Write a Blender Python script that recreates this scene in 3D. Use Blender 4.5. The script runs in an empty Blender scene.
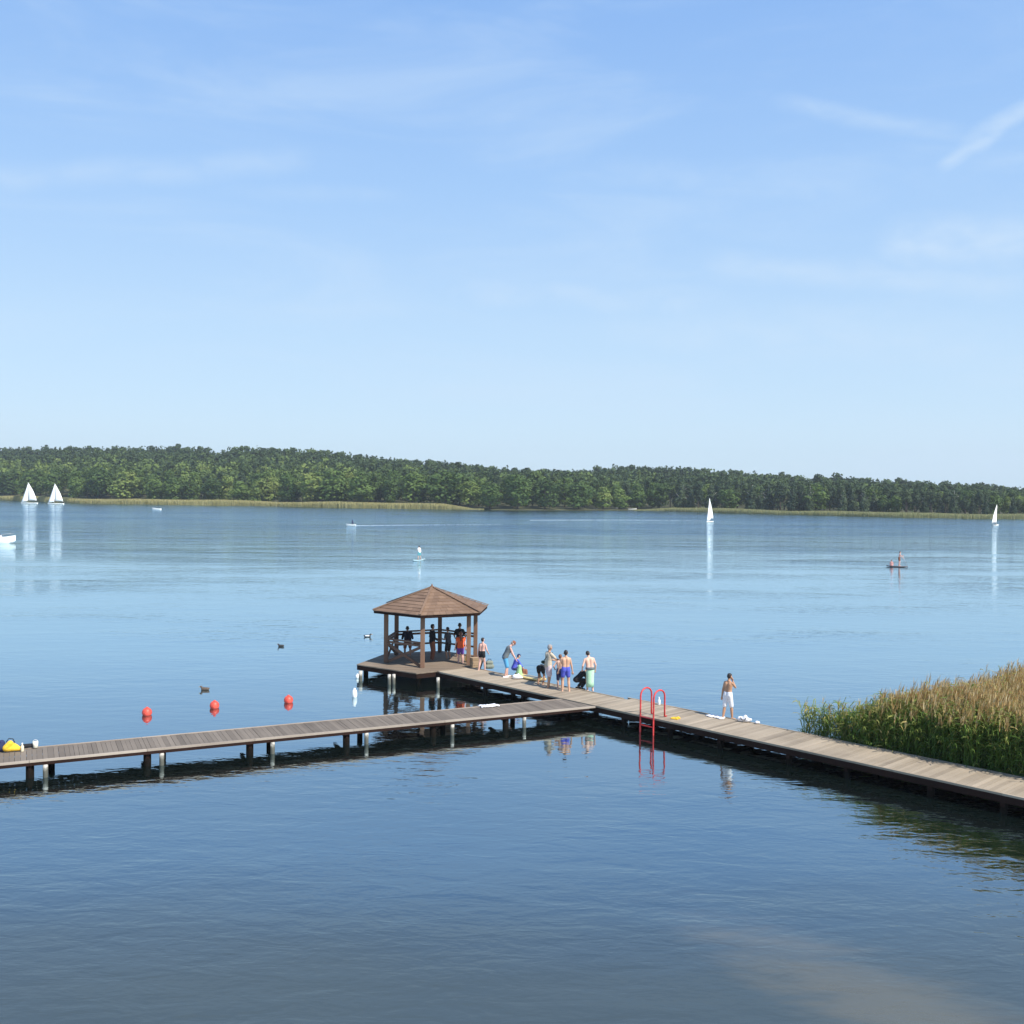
import bpy, bmesh, math, random
import numpy as np
from mathutils import Vector, Matrix
random.seed(7); rng = np.random.default_rng(11)
R = math.radians
sc = bpy.context.scene
COL = sc.collection

# ------------------------------------------------------------------ camera
CAMZ = 9.0; F = 1024.0
PITCH = math.atan(24 / 1024); ROLL = R(0.5)
cam_d = bpy.data.cameras.new('camera'); cam = bpy.data.objects.new('camera', cam_d); COL.objects.link(cam)
cam_d.sensor_width = 36; cam_d.lens = 36.0; cam_d.clip_end = 20000; cam_d.clip_start = 0.2
M = Matrix.Rotation(R(90) - PITCH, 4, 'X') @ Matrix.Rotation(ROLL, 4, 'Z')
M.translation = (0, 0, CAMZ)
cam.matrix_world = M
sc.camera = cam
M3 = M.to_3x3()

def ray(px, py):
    return (M3 @ Vector(((px - 512) / F, -(py - 512) / F, -1))).normalized()
def at(px, py, z=0.0):                      # photo pixel -> place on the level z
    d = ray(px, py); t = (z - CAMZ) / d.z
    return Vector((d.x * t, d.y * t, z))
def at_y(px, py, Y):                        # photo pixel -> place at distance Y
    d = ray(px, py); t = Y / d.y
    return Vector((d.x * t, Y, CAMZ + d.z * t))

# ------------------------------------------------------------------ helpers
def link(o, parent=None):
    COL.objects.link(o)
    if parent is not None: o.parent = parent
    return o
def thing(name, label, cat, loc=(0, 0, 0), rz=0.0, group=None):
    o = bpy.data.objects.new(name, None); COL.objects.link(o)
    o.location = loc; o.rotation_euler = (0, 0, rz); o.empty_display_size = .2
    o['label'] = label; o['category'] = cat
    if group: o['group'] = group
    return o
def tag(o, label, cat, group=None, kind=None):
    o['label'] = label
    if cat: o['category'] = cat
    if group: o['group'] = group
    if kind: o['kind'] = kind
    return o

class MB:
    """collects polygons for one mesh"""
    def __init__(s): s.v = []; s.f = []; s.t = []
    def poly(s, pts, tint=.5):
        n = len(s.v); s.v += [tuple(p) for p in pts]; s.f.append(tuple(range(n, n + len(pts)))); s.t.append(tint)
    def mesh(s, vs, fs, tint=.5):
        n = len(s.v); s.v += [tuple(p) for p in vs]
        for f in fs: s.f.append(tuple(i + n for i in f)); s.t.append(tint)
    def prism(s, pts, z0, z1, tint=.5):     # pts: CCW (x, y) outline
        k = len(pts)
        vs = [(p[0], p[1], z0) for p in pts] + [(p[0], p[1], z1) for p in pts]
        fs = [tuple(range(k - 1, -1, -1)), tuple(range(k, 2 * k))]
        fs += [(i, (i + 1) % k, k + (i + 1) % k, k + i) for i in range(k)]
        s.mesh(vs, fs, tint)
    def bar(s, a, b, w, h, tint=.5, up=(0, 0, 1)):
        a = Vector(a); b = Vector(b); d = (b - a).normalized(); up = Vector(up)
        if abs(d.dot(up)) > .98: up = Vector((1, 0, 0))
        x = d.cross(up).normalized(); y = x.cross(d).normalized()
        vs = []
        for p in (a, b):
            for sx, sy in ((-1, -1), (1, -1), (1, 1), (-1, 1)):
                vs.append(p + x * (sx * w / 2) + y * (sy * h / 2))
        s.mesh(vs, [(0, 1, 2, 3), (7, 6, 5, 4), (0, 4, 5, 1), (1, 5, 6, 2), (2, 6, 7, 3), (3, 7, 4, 0)], tint)
    def tube(s, pts, r, seg=8, tint=.5, r1=None):
        pts = [Vector(p) for p in pts]; k = len(pts); n0 = len(s.v)
        ref = None
        for i, p in enumerate(pts):
            d = (pts[min(i + 1, k - 1)] - pts[max(i - 1, 0)]).normalized()
            if ref is None:
                ref = Vector((0, 0, 1)) if abs(d.z) < .9 else Vector((1, 0, 0))
            x = d.cross(ref).normalized(); y = x.cross(d).normalized(); ref = y
            rr = r if r1 is None else r + (r1 - r) * i / (k - 1)
            for j in range(seg):
                a = 2 * math.pi * j / seg
                s.v.append(tuple(p + x * (rr * math.cos(a)) + y * (rr * math.sin(a))))
        for i in range(k - 1):
            for j in range(seg):
                q = (j + 1) % seg
                s.f.append((n0 + i * seg + j, n0 + i * seg + q, n0 + (i + 1) * seg + q, n0 + (i + 1) * seg + j)); s.t.append(tint)
        s.f.append(tuple(n0 + j for j in range(seg - 1, -1, -1))); s.t.append(tint)
        s.f.append(tuple(n0 + (k - 1) * seg + j for j in range(seg))); s.t.append(tint)
    def lathe(s, prof, seg=16, c=(0, 0, 0), tint=.5, sx=1, sy=1):
        n0 = len(s.v); k = len(prof)
        for (r, z) in prof:
            for j in range(seg):
                a = 2 * math.pi * j / seg
                s.v.append((c[0] + sx * r * math.cos(a), c[1] + sy * r * math.sin(a), c[2] + z))
        for i in range(k - 1):
            for j in range(seg):
                q = (j + 1) % seg
                s.f.append((n0 + i * seg + j, n0 + i * seg + q, n0 + (i + 1) * seg + q, n0 + (i + 1) * seg + j)); s.t.append(tint)
        s.f.append(tuple(n0 + j for j in range(seg - 1, -1, -1))); s.t.append(tint)
        s.f.append(tuple(n0 + (k - 1) * seg + j for j in range(seg))); s.t.append(tint)
    def capsule(s, a, b, r0, r1=None, seg=10):
        r1 = r0 if r1 is None else r1
        a = Vector(a); b = Vector(b); d = b - a
        if d.length < 1e-5: d = Vector((0, 0, 1e-4)); b = a + d
        d.normalize()
        ref = Vector((0, 0, 1)) if abs(d.z) < .9 else Vector((1, 0, 0))
        x = d.cross(ref).normalized(); y = x.cross(d).normalized()
        rings = []
        for k in range(1, 4):
            an = -math.pi / 2 + math.pi / 2 * k / 3
            rings.append((a + d * (r0 * math.sin(an)), r0 * math.cos(an)))
        for k in range(0, 3):
            an = math.pi / 2 * k / 3
            rings.append((b + d * (r1 * math.sin(an)), r1 * math.cos(an)))
        n0 = len(s.v); s.v.append(tuple(a - d * r0))
        for c, rr in rings:
            for j in range(seg):
                an = 2 * math.pi * j / seg
                s.v.append(tuple(c + x * (rr * math.cos(an)) + y * (rr * math.sin(an))))
        e = len(s.v); s.v.append(tuple(b + d * r1))
        for j in range(seg):
            q = (j + 1) % seg
            s.f.append((n0, n0 + 1 + q, n0 + 1 + j)); s.t.append(.5)
            for i in range(len(rings) - 1):
                s.f.append((n0 + 1 + i * seg + j, n0 + 1 + i * seg + q, n0 + 1 + (i + 1) * seg + q, n0 + 1 + (i + 1) * seg + j)); s.t.append(.5)
            l = n0 + 1 + (len(rings) - 1) * seg
            s.f.append((l + j, l + q, e)); s.t.append(.5)
    def data(s, name, smooth=False):
        me = bpy.data.meshes.new(name); me.from_pydata(s.v, [], s.f)
        at_ = me.attributes.new('tint', 'FLOAT', 'FACE'); at_.data.foreach_set('value', s.t)
        if smooth: me.polygons.foreach_set('use_smooth', [True] * len(s.f))
        me.update(); return me
    def build(s, name, mat, parent=None, smooth=False, bevel=0.0):
        me = s.data(name, smooth); me.materials.append(mat)
        o = bpy.data.objects.new(name, me); link(o, parent)
        if bevel:
            b = o.modifiers.new('bevel', 'BEVEL'); b.width = bevel; b.segments = 2; b.limit_method = 'ANGLE'
        return o
    def blob(s, name, mat, parent=None, voxel=.012, smooth=3):
        """one continuous skin grown over all the shapes collected"""
        me = bpy.data.meshes.new('tmp'); me.from_pydata(s.v, [], s.f)
        o = bpy.data.objects.new('tmp', me); COL.objects.link(o)
        m = o.modifiers.new('r', 'REMESH'); m.mode = 'VOXEL'; m.voxel_size = voxel
        if smooth:
            q = o.modifiers.new('s', 'SMOOTH'); q.factor = .5; q.iterations = smooth
        dg = bpy.context.evaluated_depsgraph_get()
        me2 = bpy.data.meshes.new_from_object(o.evaluated_get(dg)); me2.name = name
        bpy.data.objects.remove(o); bpy.data.meshes.remove(me)
        me2.materials.clear(); me2.materials.append(mat)
        me2.polygons.foreach_set('use_smooth', [True] * len(me2.polygons))
        n = bpy.data.objects.new(name, me2); return link(n, parent)

def np_mesh(name, V, Q, mat, tint=None, col=None):
    """many quads at once: V (n,3), Q (m,4)"""
    me = bpy.data.meshes.new(name)
    V = np.asarray(V, dtype=np.float32); Q = np.asarray(Q, dtype=np.int32)
    me.vertices.add(len(V)); me.vertices.foreach_set('co', V.ravel())
    me.loops.add(Q.size); me.loops.foreach_set('vertex_index', Q.ravel())
    me.polygons.add(len(Q)); me.polygons.foreach_set('loop_start', np.arange(0, Q.size, Q.shape[1], dtype=np.int32))
    if tint is not None:
        a = me.attributes.new('tint', 'FLOAT', 'FACE'); a.data.foreach_set('value', np.asarray(tint, dtype=np.float32))
    if col is not None:
        a = me.attributes.new('hue', 'FLOAT', 'FACE'); a.data.foreach_set('value', np.asarray(col, dtype=np.float32))
    me.update(calc_edges=True); me.validate()
    me.materials.append(mat)
    return me

# ------------------------------------------------------------------ materials
def nodes(name):
    m = bpy.data.materials.new(name); m.use_nodes = True
    nt = m.node_tree; b = nt.nodes['Principled BSDF']
    return m, nt, nt.nodes, nt.links, b
def ramp(N, cols):
    r = N.new('ShaderNodeValToRGB'); e = r.color_ramp.elements
    while len(e) < len(cols): e.new(.5)
    for i, (p, c) in enumerate(cols):
        e[i].position = p; e[i].color = (*c, 1)
    return r
def mat(name, c, rough=.6, var=.12, scale=12.0, metal=0.0, bump=0.0):
    m, nt, N, L, b = nodes(name)
    tc = N.new('ShaderNodeTexCoord'); n = N.new('ShaderNodeTexNoise'); n.inputs['Scale'].default_value = scale
    n.inputs['Detail'].default_value = 5
    L.new(tc.outputs['Object'], n.inputs['Vector'])
    lo = tuple(x * (1 - var) for x in c); hi = tuple(min(1, x * (1 + var)) for x in c)
    r = ramp(N, [(.3, lo), (.7, hi)]); L.new(n.outputs['Fac'], r.inputs['Fac'])
    L.new(r.outputs['Color'], b.inputs['Base Color'])
    b.inputs['Roughness'].default_value = rough; b.inputs['Metallic'].default_value = metal
    if bump:
        bp = N.new('ShaderNodeBump'); bp.inputs['Strength'].default_value = .5; bp.inputs['Distance'].default_value = bump
        L.new(n.outputs['Fac'], bp.inputs['Height']); L.new(bp.outputs['Normal'], b.inputs['Normal'])
    return m
def wood(name, c0, c1, rough=.8, scale=(3, 3, 3), spec=.3):
    """board to board variation from the tint attribute, grain and weather stains from noise"""
    m, nt, N, L, b = nodes(name)
    tc = N.new('ShaderNodeTexCoord'); at_ = N.new('ShaderNodeAttribute'); at_.attribute_name = 'tint'
    mp = N.new('ShaderNodeMapping'); mp.inputs['Scale'].default_value = scale; L.new(tc.outputs['Object'], mp.inputs['Vector'])
    n1 = N.new('ShaderNodeTexNoise'); n1.inputs['Scale'].default_value = 6; n1.inputs['Detail'].default_value = 6
    L.new(mp.outputs[0], n1.inputs['Vector'])
    n2 = N.new('ShaderNodeTexNoise'); n2.inputs['Scale'].default_value = .7; n2.inputs['Detail'].default_value = 4
    L.new(tc.outputs['Object'], n2.inputs['Vector'])
    def mth(op, a, bb):
        x = N.new('ShaderNodeMath'); x.operation = op
        for i, v in enumerate((a, bb)):
            if isinstance(v, (int, float)): x.inputs[i].default_value = v
            else: L.new(v, x.inputs[i])
        return x.outputs[0]
    s = mth('ADD', mth('MULTIPLY', at_.outputs['Fac'], .35), mth('MULTIPLY', n1.outputs['Fac'], .35))
    s = mth('ADD', s, mth('MULTIPLY', n2.outputs['Fac'], .75))
    s = mth('SUBTRACT', s, .22)
    r = ramp(N, [(.1, c0), (.9, c1)]); L.new(s, r.inputs['Fac'])
    L.new(r.outputs['Color'], b.inputs['Base Color']); b.inputs['Roughness'].default_value = rough; b.inputs['Specular IOR Level'].default_value = spec
    bp = N.new('ShaderNodeBump'); bp.inputs['Strength'].default_value = .4; bp.inputs['Distance'].default_value = .01
    L.new(n1.outputs['Fac'], bp.inputs['Height']); L.new(bp.outputs['Normal'], b.inputs['Normal'])
    return m
def leafmat(name, cols, trans=.25, hue_attr=True, rand=False):
    """foliage: hue picked per clump / per tree"""
    m, nt, N, L, b = nodes(name)
    a = N.new('ShaderNodeAttribute'); a.attribute_name = 'hue'
    src = a.outputs['Fac']
    if rand:
        oi = N.new('ShaderNodeObjectInfo'); x = N.new('ShaderNodeMath'); x.operation = 'MULTIPLY_ADD'
        L.new(oi.outputs['Random'], x.inputs[0]); x.inputs[1].default_value = .75
        y = N.new('ShaderNodeMath'); y.operation = 'MULTIPLY'; L.new(src, y.inputs[0]); y.inputs[1].default_value = .25
        L.new(y.outputs[0], x.inputs[2]); src = x.outputs[0]
    r = ramp(N, cols); L.new(src, r.inputs['Fac'])
    L.new(r.outputs['Color'], b.inputs['Base Color']); b.inputs['Roughness'].default_value = .75
    b.inputs['Specular IOR Level'].default_value = .15
    if trans:
        t = N.new('ShaderNodeBsdfTranslucent'); L.new(r.outputs['Color'], t.inputs['Color'])
        mx = N.new('ShaderNodeMixShader'); mx.inputs[0].default_value = trans
        out = N['Material Output']
        L.new(b.outputs[0], mx.inputs[1]); L.new(t.outputs[0], mx.inputs[2]); L.new(mx.outputs[0], out.inputs['Surface'])
    return m

W_DECK = wood('weathered deck boards', (.21, .17, .124), (.42, .345, .255))
W_DECKG = wood('grey deck boards', (.115, .094, .074), (.22, .183, .146))
W_TRIM = wood('pale edge board', (.24, .19, .15), (.44, .37, .30))
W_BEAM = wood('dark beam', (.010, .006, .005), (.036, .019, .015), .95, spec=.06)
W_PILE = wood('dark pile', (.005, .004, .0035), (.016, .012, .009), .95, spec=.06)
W_PILEL, nt_, N_, L_, b_ = nodes('pale pile')      # white paint above, algae-stained below the old water mark
tc_ = N_.new('ShaderNodeTexCoord'); sp_ = N_.new('ShaderNodeSeparateXYZ'); L_.new(tc_.outputs['Object'], sp_.inputs[0])
nz_ = N_.new('ShaderNodeTexNoise'); nz_.inputs['Scale'].default_value = 9; L_.new(tc_.outputs['Object'], nz_.inputs['Vector'])
ad_ = N_.new('ShaderNodeMath'); ad_.operation = 'MULTIPLY_ADD'; L_.new(nz_.outputs['Fac'], ad_.inputs[0]); ad_.inputs[1].default_value = .3; L_.new(sp_.outputs[2], ad_.inputs[2])
rp_ = ramp(N_, [(.36, (.09, .088, .07)), (.46, (.22, .21, .18)), (.50, (.46, .43, .38)), (1, (.56, .53, .48))]); L_.new(ad_.outputs[0], rp_.inputs['Fac']); L_.new(rp_.outputs['Color'], b_.inputs['Base Color']); b_.inputs['Roughness'].default_value = .7
W_POST = wood('gazebo timber', (.10, .056, .038), (.25, .145, .093))
W_ROOF = wood('roof boards', (.115, .070, .046), (.255, .165, .108))
W_CRATE = wood('crate wood', (.25, .17, .10), (.45, .32, .2))
RED = mat('red paint', (.62, .045, .04), .5, .25, 9)
BUOY = mat('red buoy plastic', (.70, .08, .05), .5, .3, 7)
WHITE = mat('white plastic', (.80, .80, .78), .4, .05)
SAIL = mat('sail cloth', (.86, .85, .83), .6, .03)
ALU = mat('aluminium', (.6, .6, .62), .35, .05, metal=.8)
BOTT = mat('red bottom paint', (.45, .12, .1), .5)

def skin(name, c): return mat(name, c, .55, .08, 6)
SK_PALE = skin('pale skin', (.66, .42, .32)); SK_PINK = skin('pink skin', (.68, .40, .32))
SK_TAN = skin('tanned skin', (.48, .26, .15)); SK_MID = skin('light tan skin', (.58, .34, .22)); SK_DK = skin('brown skin', (.33, .18, .11))
def cloth(name, c): return mat(name, c, .9, .15, 25)
C = {k: cloth(k + ' cloth', v) for k, v in dict(
    black=(.012, .012, .014), navy=(.02, .028, .09), ink=(.018, .022, .035), slate=(.04, .042, .05), blue=(.08, .10, .50), sky=(.10, .36, .62), orange=(.78, .12, .03),
    purple=(.16, .07, .32), white=(.78, .78, .80), beige=(.52, .44, .33), rose=(.66, .52, .52), mint=(.45, .70, .48), grey=(.13, .15, .16),
    darkgreen=(.02, .04, .03), yellow=(.80, .50, .04), lime=(.42, .66, .30), tan=(.55, .38, .22), greygreen=(.20, .22, .18), pink=(.58, .28, .25), teal=(.10, .38, .42), rust=(.24, .09, .05)).items()}
H_DARK = mat('dark hair', (.018, .012, .010), .6, .3, 40); H_BROWN = mat('brown hair', (.16, .06, .03), .6, .3, 40); H_GREY = mat('grey hair', (.28, .26, .25), .6, .2, 40)
EYE = mat('eye', (.02, .015, .012), .2); LIP = mat('lip', (.42, .14, .12), .5)

# ------------------------------------------------------------------ people
def ik(a, b, l1, l2, pole):
    a = Vector(a); b = Vector(b); d = b - a; dist = min(max(d.length, .06), (l1 + l2) * .998); u = d.normalized()
    x = (l1 * l1 - l2 * l2 + dist * dist) / (2 * dist); h = math.sqrt(max(0, l1 * l1 - x * x))
    p = Vector(pole); p = p - u * p.dot(u)
    p = p.normalized() if p.length > 1e-4 else Vector((0, 1, 0))
    return a + u * x + p * h, a + u * dist

def person(label, px, py, H, face, skin_m, hair=H_DARK, z=.5, loc=None, lean=5, side=0, pel=(0, 0, .93), feet=((-.11, .02), (.11, -.03)),
           hl=(-.27, .06, .80), hr=(.27, .06, .80), pole_l=(-.5, -1, 0), pole_r=(.5, -1, 0), headlean=None, headside=0, wide=1.0,
           shirt=None, sleeve=.5, shorts=None, leg=.6, shoes=None, skirt=None, longhair=False, cap=None, strap=None, footz=.08, group=None, knee=None, waist=None):
    loc = at(px, py, z) if loc is None else Vector(loc)
    t = thing('person', label, 'person', loc, 0, group)
    # face: degrees, 0 = away from the camera, 90 = to the right, 180 = towards the camera
    t.rotation_euler = (0, 0, -R(face))
    s = H / 1.75
    S = lambda p: Vector(p) * s
    pelv = Vector(pel)
    ln = R(lean); sd = R(side)
    up = Vector((math.sin(sd), math.sin(ln), math.cos(ln))).normalized()
    right = Vector((1, 0, 0)); right = (right - up * right.dot(up)).normalized()
    fwd = up.cross(right)
    hlr = R(lean * .5 if headlean is None else headlean)
    hup = Vector((math.sin(R(headside)), math.sin(hlr), math.cos(hlr))).normalized()
    hf = (Vector((0, 1, 0)) - hup * hup.y).normalized(); hrt = hf.cross(hup)
    chest = pelv + up * .49; neck = chest + up * .05; hc = neck + hup * .165
    shl = chest - right * .165 * wide - up * .02; shr = chest + right * .165 * wide - up * .02
    hipl = pelv - right * .09; hipr = pelv + right * .09
    B = MB()
    def c(a, b, r0, r1=None, mb=B, grow=0.0): mb.capsule(S(a), S(b), (r0 + grow) * s, ((r0 if r1 is None else r1) + grow) * s)
    mid = pelv + up * .22
    def torso(mb, g=0.0, lo=0.0, hi=1.0):
        for k in (-1, 1):
            o = right * (.068 * k * wide)
            if lo < .3: c(pelv + o * 1.05 + up * (.0 if lo == 0 else .1), mid + o * .9, .105, .092, mb, g)
            if hi > .5: c(mid + o * .9, chest + o * 1.15 - up * .07, .092, .103, mb, g)
        if hi > .5: c(shl + right * .03, shr - right * .03, .055, .055, mb, g)
    torso(B)
    c(shl + right * .06 + up * .02, neck, .045, .048); c(shr - right * .06 + up * .02, neck, .045, .048)
    c(neck - up * .02, hc - hup * .06, .052, .05)
    c(hc + hup * .035 - hf * .012, hc - hup * .01 + hf * .004, .088, .08); c(hc - hup * .055 + hf * .03, hc - hup * .075 + hf * .045, .055, .04)
    c(hc + hf * .085 + hup * .01, hc + hf * .104 - hup * .022, .012, .017)
    for k in (-1, 1): c(hc + hrt * .086 * k + hup * .01, hc + hrt * .09 * k - hup * .03, .016, .013)
    # legs
    fl = [Vector((f[0], f[1], f[2] if len(f) > 2 else footz)) for f in feet]
    legs = []
    for hip, ft, k in ((hipl, fl[0], -1), (hipr, fl[1], 1)):
        kn, an = ik(hip, ft, .43, .43, knee or (k * .12, 1, 0))
        legs.append((hip, kn, an))
        c(hip, kn, .086, .058); c(kn, kn + (an - kn) * .3, .056, .06); c(kn + (an - kn) * .3, an, .06, .038)
        c(an + Vector((0, -.045, -.03)), an + Vector((k * .02, .15, -.045)), .042, .03)
    arms = []
    for sh, hd, k, pl in ((shl, Vector(hl), -1, pole_l), (shr, Vector(hr), 1, pole_r)):
        el, wr = ik(sh, hd, .29, .25, pl)
        arms.append((sh, el, wr))
        c(sh, el, .05, .041); c(el, wr, .042, .028)
        d = (wr - el).normalized(); palm = wr + d * .085
        q = d.cross(Vector((0, 1, .3))).normalized(); nrm = q.cross(d)
        for j in (-1, 0, 1): c(wr + q * .006 * j, palm + q * .022 * j, .02, .019)
        for j, ll in zip((-1.5, -.5, .5, 1.5), (.065, .078, .072, .055)):
            a = palm + q * .019 * j; b = a + (d * .9 + nrm * .25).normalized() * ll * .55; e = b + (d * .7 + nrm * .6).normalized() * ll * .5
            c(a, b, .011, .0105); c(b, e, .0105, .009)
        th = wr + d * .03 + q * .022 * (-k); e1 = th + (d * .7 - q * k * .7).normalized() * .045
        c(th, e1, .014, .012); c(e1, e1 + (d * .95 + nrm * .2).normalized() * .03, .012, .010)
    body = B.blob('body', skin_m, t, .011, 2)
    me = body.data; me.materials.append(EYE); me.materials.append(LIP)
    n = len(me.polygons); cen = np.empty(n * 3, dtype=np.float32); me.polygons.foreach_get('center', cen); cen = cen.reshape(-1, 3)
    mi = np.zeros(n, dtype=np.int32)
    for k in (-1, 1):
        e = S(hc + hf * .078 + hrt * .032 * k + hup * .022); mi[((cen - np.array(e)) ** 2).sum(1) < (.017 * s) ** 2] = 1
    for k in (-1, 0, 1):
        e = S(hc + hf * .082 + hrt * .014 * k - hup * .058); mi[((cen - np.array(e)) ** 2).sum(1) < (.014 * s) ** 2] = 2
    me.polygons.foreach_set('material_index', mi)
    # hair
    if hair is not None:
        h = MB()
        c(hc + hup * .045 - hf * .022, hc + hup * .0 - hf * .03, .088, .082, h); c(hc + hup * .062 + hf * .02, hc + hup * .062 - hf * .02, .072, .072, h)
        if longhair:
            c(hc - hf * .05, hc - hf * .075 - hup * .2, .075, .06, h); c(hc - hf * .075 - hup * .2, chest - fwd * .10 - up * .15, .06, .035, h)
        h.blob('hair', hair, t, .014, 2)
    if cap is not None:
        h = MB(); c(hc + hup * .055, hc + hup * .05 - hf * .01, .096, .097, h)
        for j in (-1, 0, 1): c(hc + hup * .05 + hf * .07 + hrt * .04 * j, hc + hup * .04 + hf * (.16 - .02 * abs(j)) + hrt * .035 * j, .012, .01, h)
        h.blob('cap', cap, t, .012, 1)
    if shirt is not None:
        h = MB(); torso(h, .016)
        if sleeve > 0:
            for sh, el, wr in arms:
                e = sh + (el - sh) * min(1, sleeve); c(sh, e, .052, .047, h, .016)
                if sleeve > 1: c(el, el + (wr - el) * (sleeve - 1), .047, .036, h, .014)
        h.blob('shirt', shirt, t, .014, 2)
    if shorts is not None:
        h = MB(); 
        for k in (-1, 1):
            o = right * (.07 * k * wide); c(pelv + o, pelv + o + up * .09, .107, .098, h, .013)
        for hip, kn, an in legs:
            e = hip + (kn - hip) * min(1, leg); c(hip, e, .092, .092 - .02 * min(1, leg), h, .016)
            if leg > 1: c(kn, kn + (an - kn) * (leg - 1), .07, .055, h, .014)
        h.blob('trousers' if leg > 1.2 else 'shorts', shorts, t, .014, 2)
    if skirt is not None:
        h = MB(); prof = [(.17, 0), (.185, -.1), (.17, -.35), (.165, -.6), (.175, -.80), (.165, -.80), (.15, -.4), (.15, 0)]
        h.lathe([(r * s, zz * s) for r, zz in prof], 20, S(pelv + Vector((0, .01, .08))), sx=1.0, sy=.85)
        h.build('towel_wrap', skirt, t, True)
    if waist is not None:
        h = MB(); h.lathe([(r * s, zz * s) for r, zz in [(.18, 0), (.205, .01), (.205, .09), (.18, .10)]], 20, S(pelv + Vector((0, .01, .03))), sx=1, sy=.88)
        h.build('waistband', waist, t, True)
    if strap is not None:
        h = MB(); c(shr + up * .07 - fwd * .05, pelv - right * .20 + up * .12 - fwd * .13, .02, .02, h); c(shr + up * .07 + fwd * .05, pelv - right * .2 + up * .12 + fwd * .13, .02, .02, h)
        c(pelv - right * .24 + up * .10 - fwd * .12, pelv - right * .24 + up * .06 + fwd * .10, .07, .07, h)
        h.blob('shoulder_bag', strap, t, .014, 2)
    if shoes is not None:
        for (hip, kn, an), k in zip(legs, (-1, 1)):
            h = MB(); c(an + Vector((0, -.05, -.03)), an + Vector((k * .02, .16, -.042)), .042, .032, h, .012)
            h.blob('shoe', shoes, t, .014, 1)
    return t

# ------------------------------------------------------------------ piers
ZD = .57
def unit(v): v = Vector((v.x, v.y)); return v.normalized()
def clip(poly, p, n):                       # keep the side where (q-p).n <= 0
    out = []
    for i in range(len(poly)):
        a, b = poly[i], poly[(i + 1) % len(poly)]
        da, db = (a - p).dot(n), (b - p).dot(n)
        if da <= 0: out.append(a)
        if da * db < 0: out.append(a + (b - a) * (da / (da - db)))
    return out
def planks(mb, p0, u, nrm, length, width, zt, bw=.145, gap=.007, clips=(), inset=.0):
    s0 = 0.0; bw0 = bw
    while s0 < length - bw0:
        bw = bw0 * random.uniform(.82, 1.16); j = random.uniform(-.028, .028)
        q = [p0 + u * s0 + nrm * (inset + j), p0 + u * (s0 + bw) + nrm * (inset + j), p0 + u * (s0 + bw) + nrm * (width - inset + j), p0 + u * s0 + nrm * (width - inset + j)]
        for cp, cn in clips: q = clip(q, cp, cn)
        if len(q) >= 3: mb.prism(q, zt - .045, zt + random.uniform(-.005, .005), random.random() if random.random() < .9 else random.choice((-.4, 1.3)))
        s0 += bw + gap * random.uniform(.6, 1.6)

V2 = lambda p: Vector((p.x, p.y))
# main pier: from the lower right corner to the gazebo; left edge line through two photo points
A = V2(at(1024, 798.5, ZD)); J = V2(at(596, 706, ZD)); G = V2(at(443, 672.8, ZD))
u1 = (J - A).normalized(); n1 = Vector((u1.y, -u1.x)); W1 = 2.2       # n1 points away to the right
u2 = (G - J).normalized(); n2 = Vector((u2.y, -u2.x)); W2 = 1.95
A0 = A - u1 * 9.0
L1 = (J - A0).length; 
LA = V2(at(0, 763.5, ZD)); 
uL = (J - LA).normalized(); nL = Vector((-uL.y, uL.x)); WL = 1.78
LA0 = LA - uL * 6.0

main = thing('wooden_pier', 'long tan wooden pier running from the reed bed out to the gazebo', 'pier', (0, 0, 0))
mb = MB()
planks(mb, A0, u1, n1, L1 + .35, W1, ZD, clips=[(J + u1 * .0, (u1 + u2).normalized())], inset=.09)
L2 = (G - J).length + .6
mb2 = MB(); planks(mb2, J, u2, n2, L2, W2, ZD - .004, clips=[(J, -(u1 + u2).normalized())], inset=.09)
mb.v, mb.f, mb.t, = mb.v + mb2.v, mb.f + [tuple(i + len(mb.v) for i in f) for f in mb2.f], mb.t + mb2.t
mb.build('deck', W_DECK, main)
def edge(mb, a, b, nrm, zt=ZD, w=.085, h=.05):
    u = (b - a).normalized(); L = (b - a).length; s0 = 0
    while s0 < L - .1:
        e = min(L, s0 + 3.2); q0 = a + u * (s0 + .005); q1 = a + u * (e - .005)
        mb.prism([q0, q1, q1 + nrm * w, q0 + nrm * w] if u.cross(nrm) > 0 else [q0, q0 + nrm * w, q1 + nrm * w, q1], zt - h, zt + .012, random.random()); s0 = e
e1 = MB(); edge(e1, A0, J, n1); edge(e1, J, J + u2 * (L2 - .3), n2)
edge(e1, A0 + n1 * W1, J + n1 * W1 + u1 * .2, -n1); edge(e1, J + n2 * W2 + u2 * .25, J + u2 * (L2 - .3) + n2 * W2, -n2)
e1.build('edge_board', W_DECK, main)
def beams(mb, a, b, nrm, W, zt=ZD, hh=.20):
    for off in (.05, W * .5, W - .05):
        p = a + nrm * off; q = b + nrm * off
        mb.bar((p.x, p.y, zt - .05 - hh / 2), (q.x, q.y, zt - .05 - hh / 2), .09, hh, random.random())
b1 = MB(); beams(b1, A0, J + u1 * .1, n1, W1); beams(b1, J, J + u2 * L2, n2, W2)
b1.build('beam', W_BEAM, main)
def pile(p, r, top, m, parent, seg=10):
    k = MB(); k.tube([(p.x, p.y, -2.2), (p.x, p.y, .1), (p.x, p.y, top)], r, seg, random.random()); k.build('pile', m, parent, True)
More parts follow.
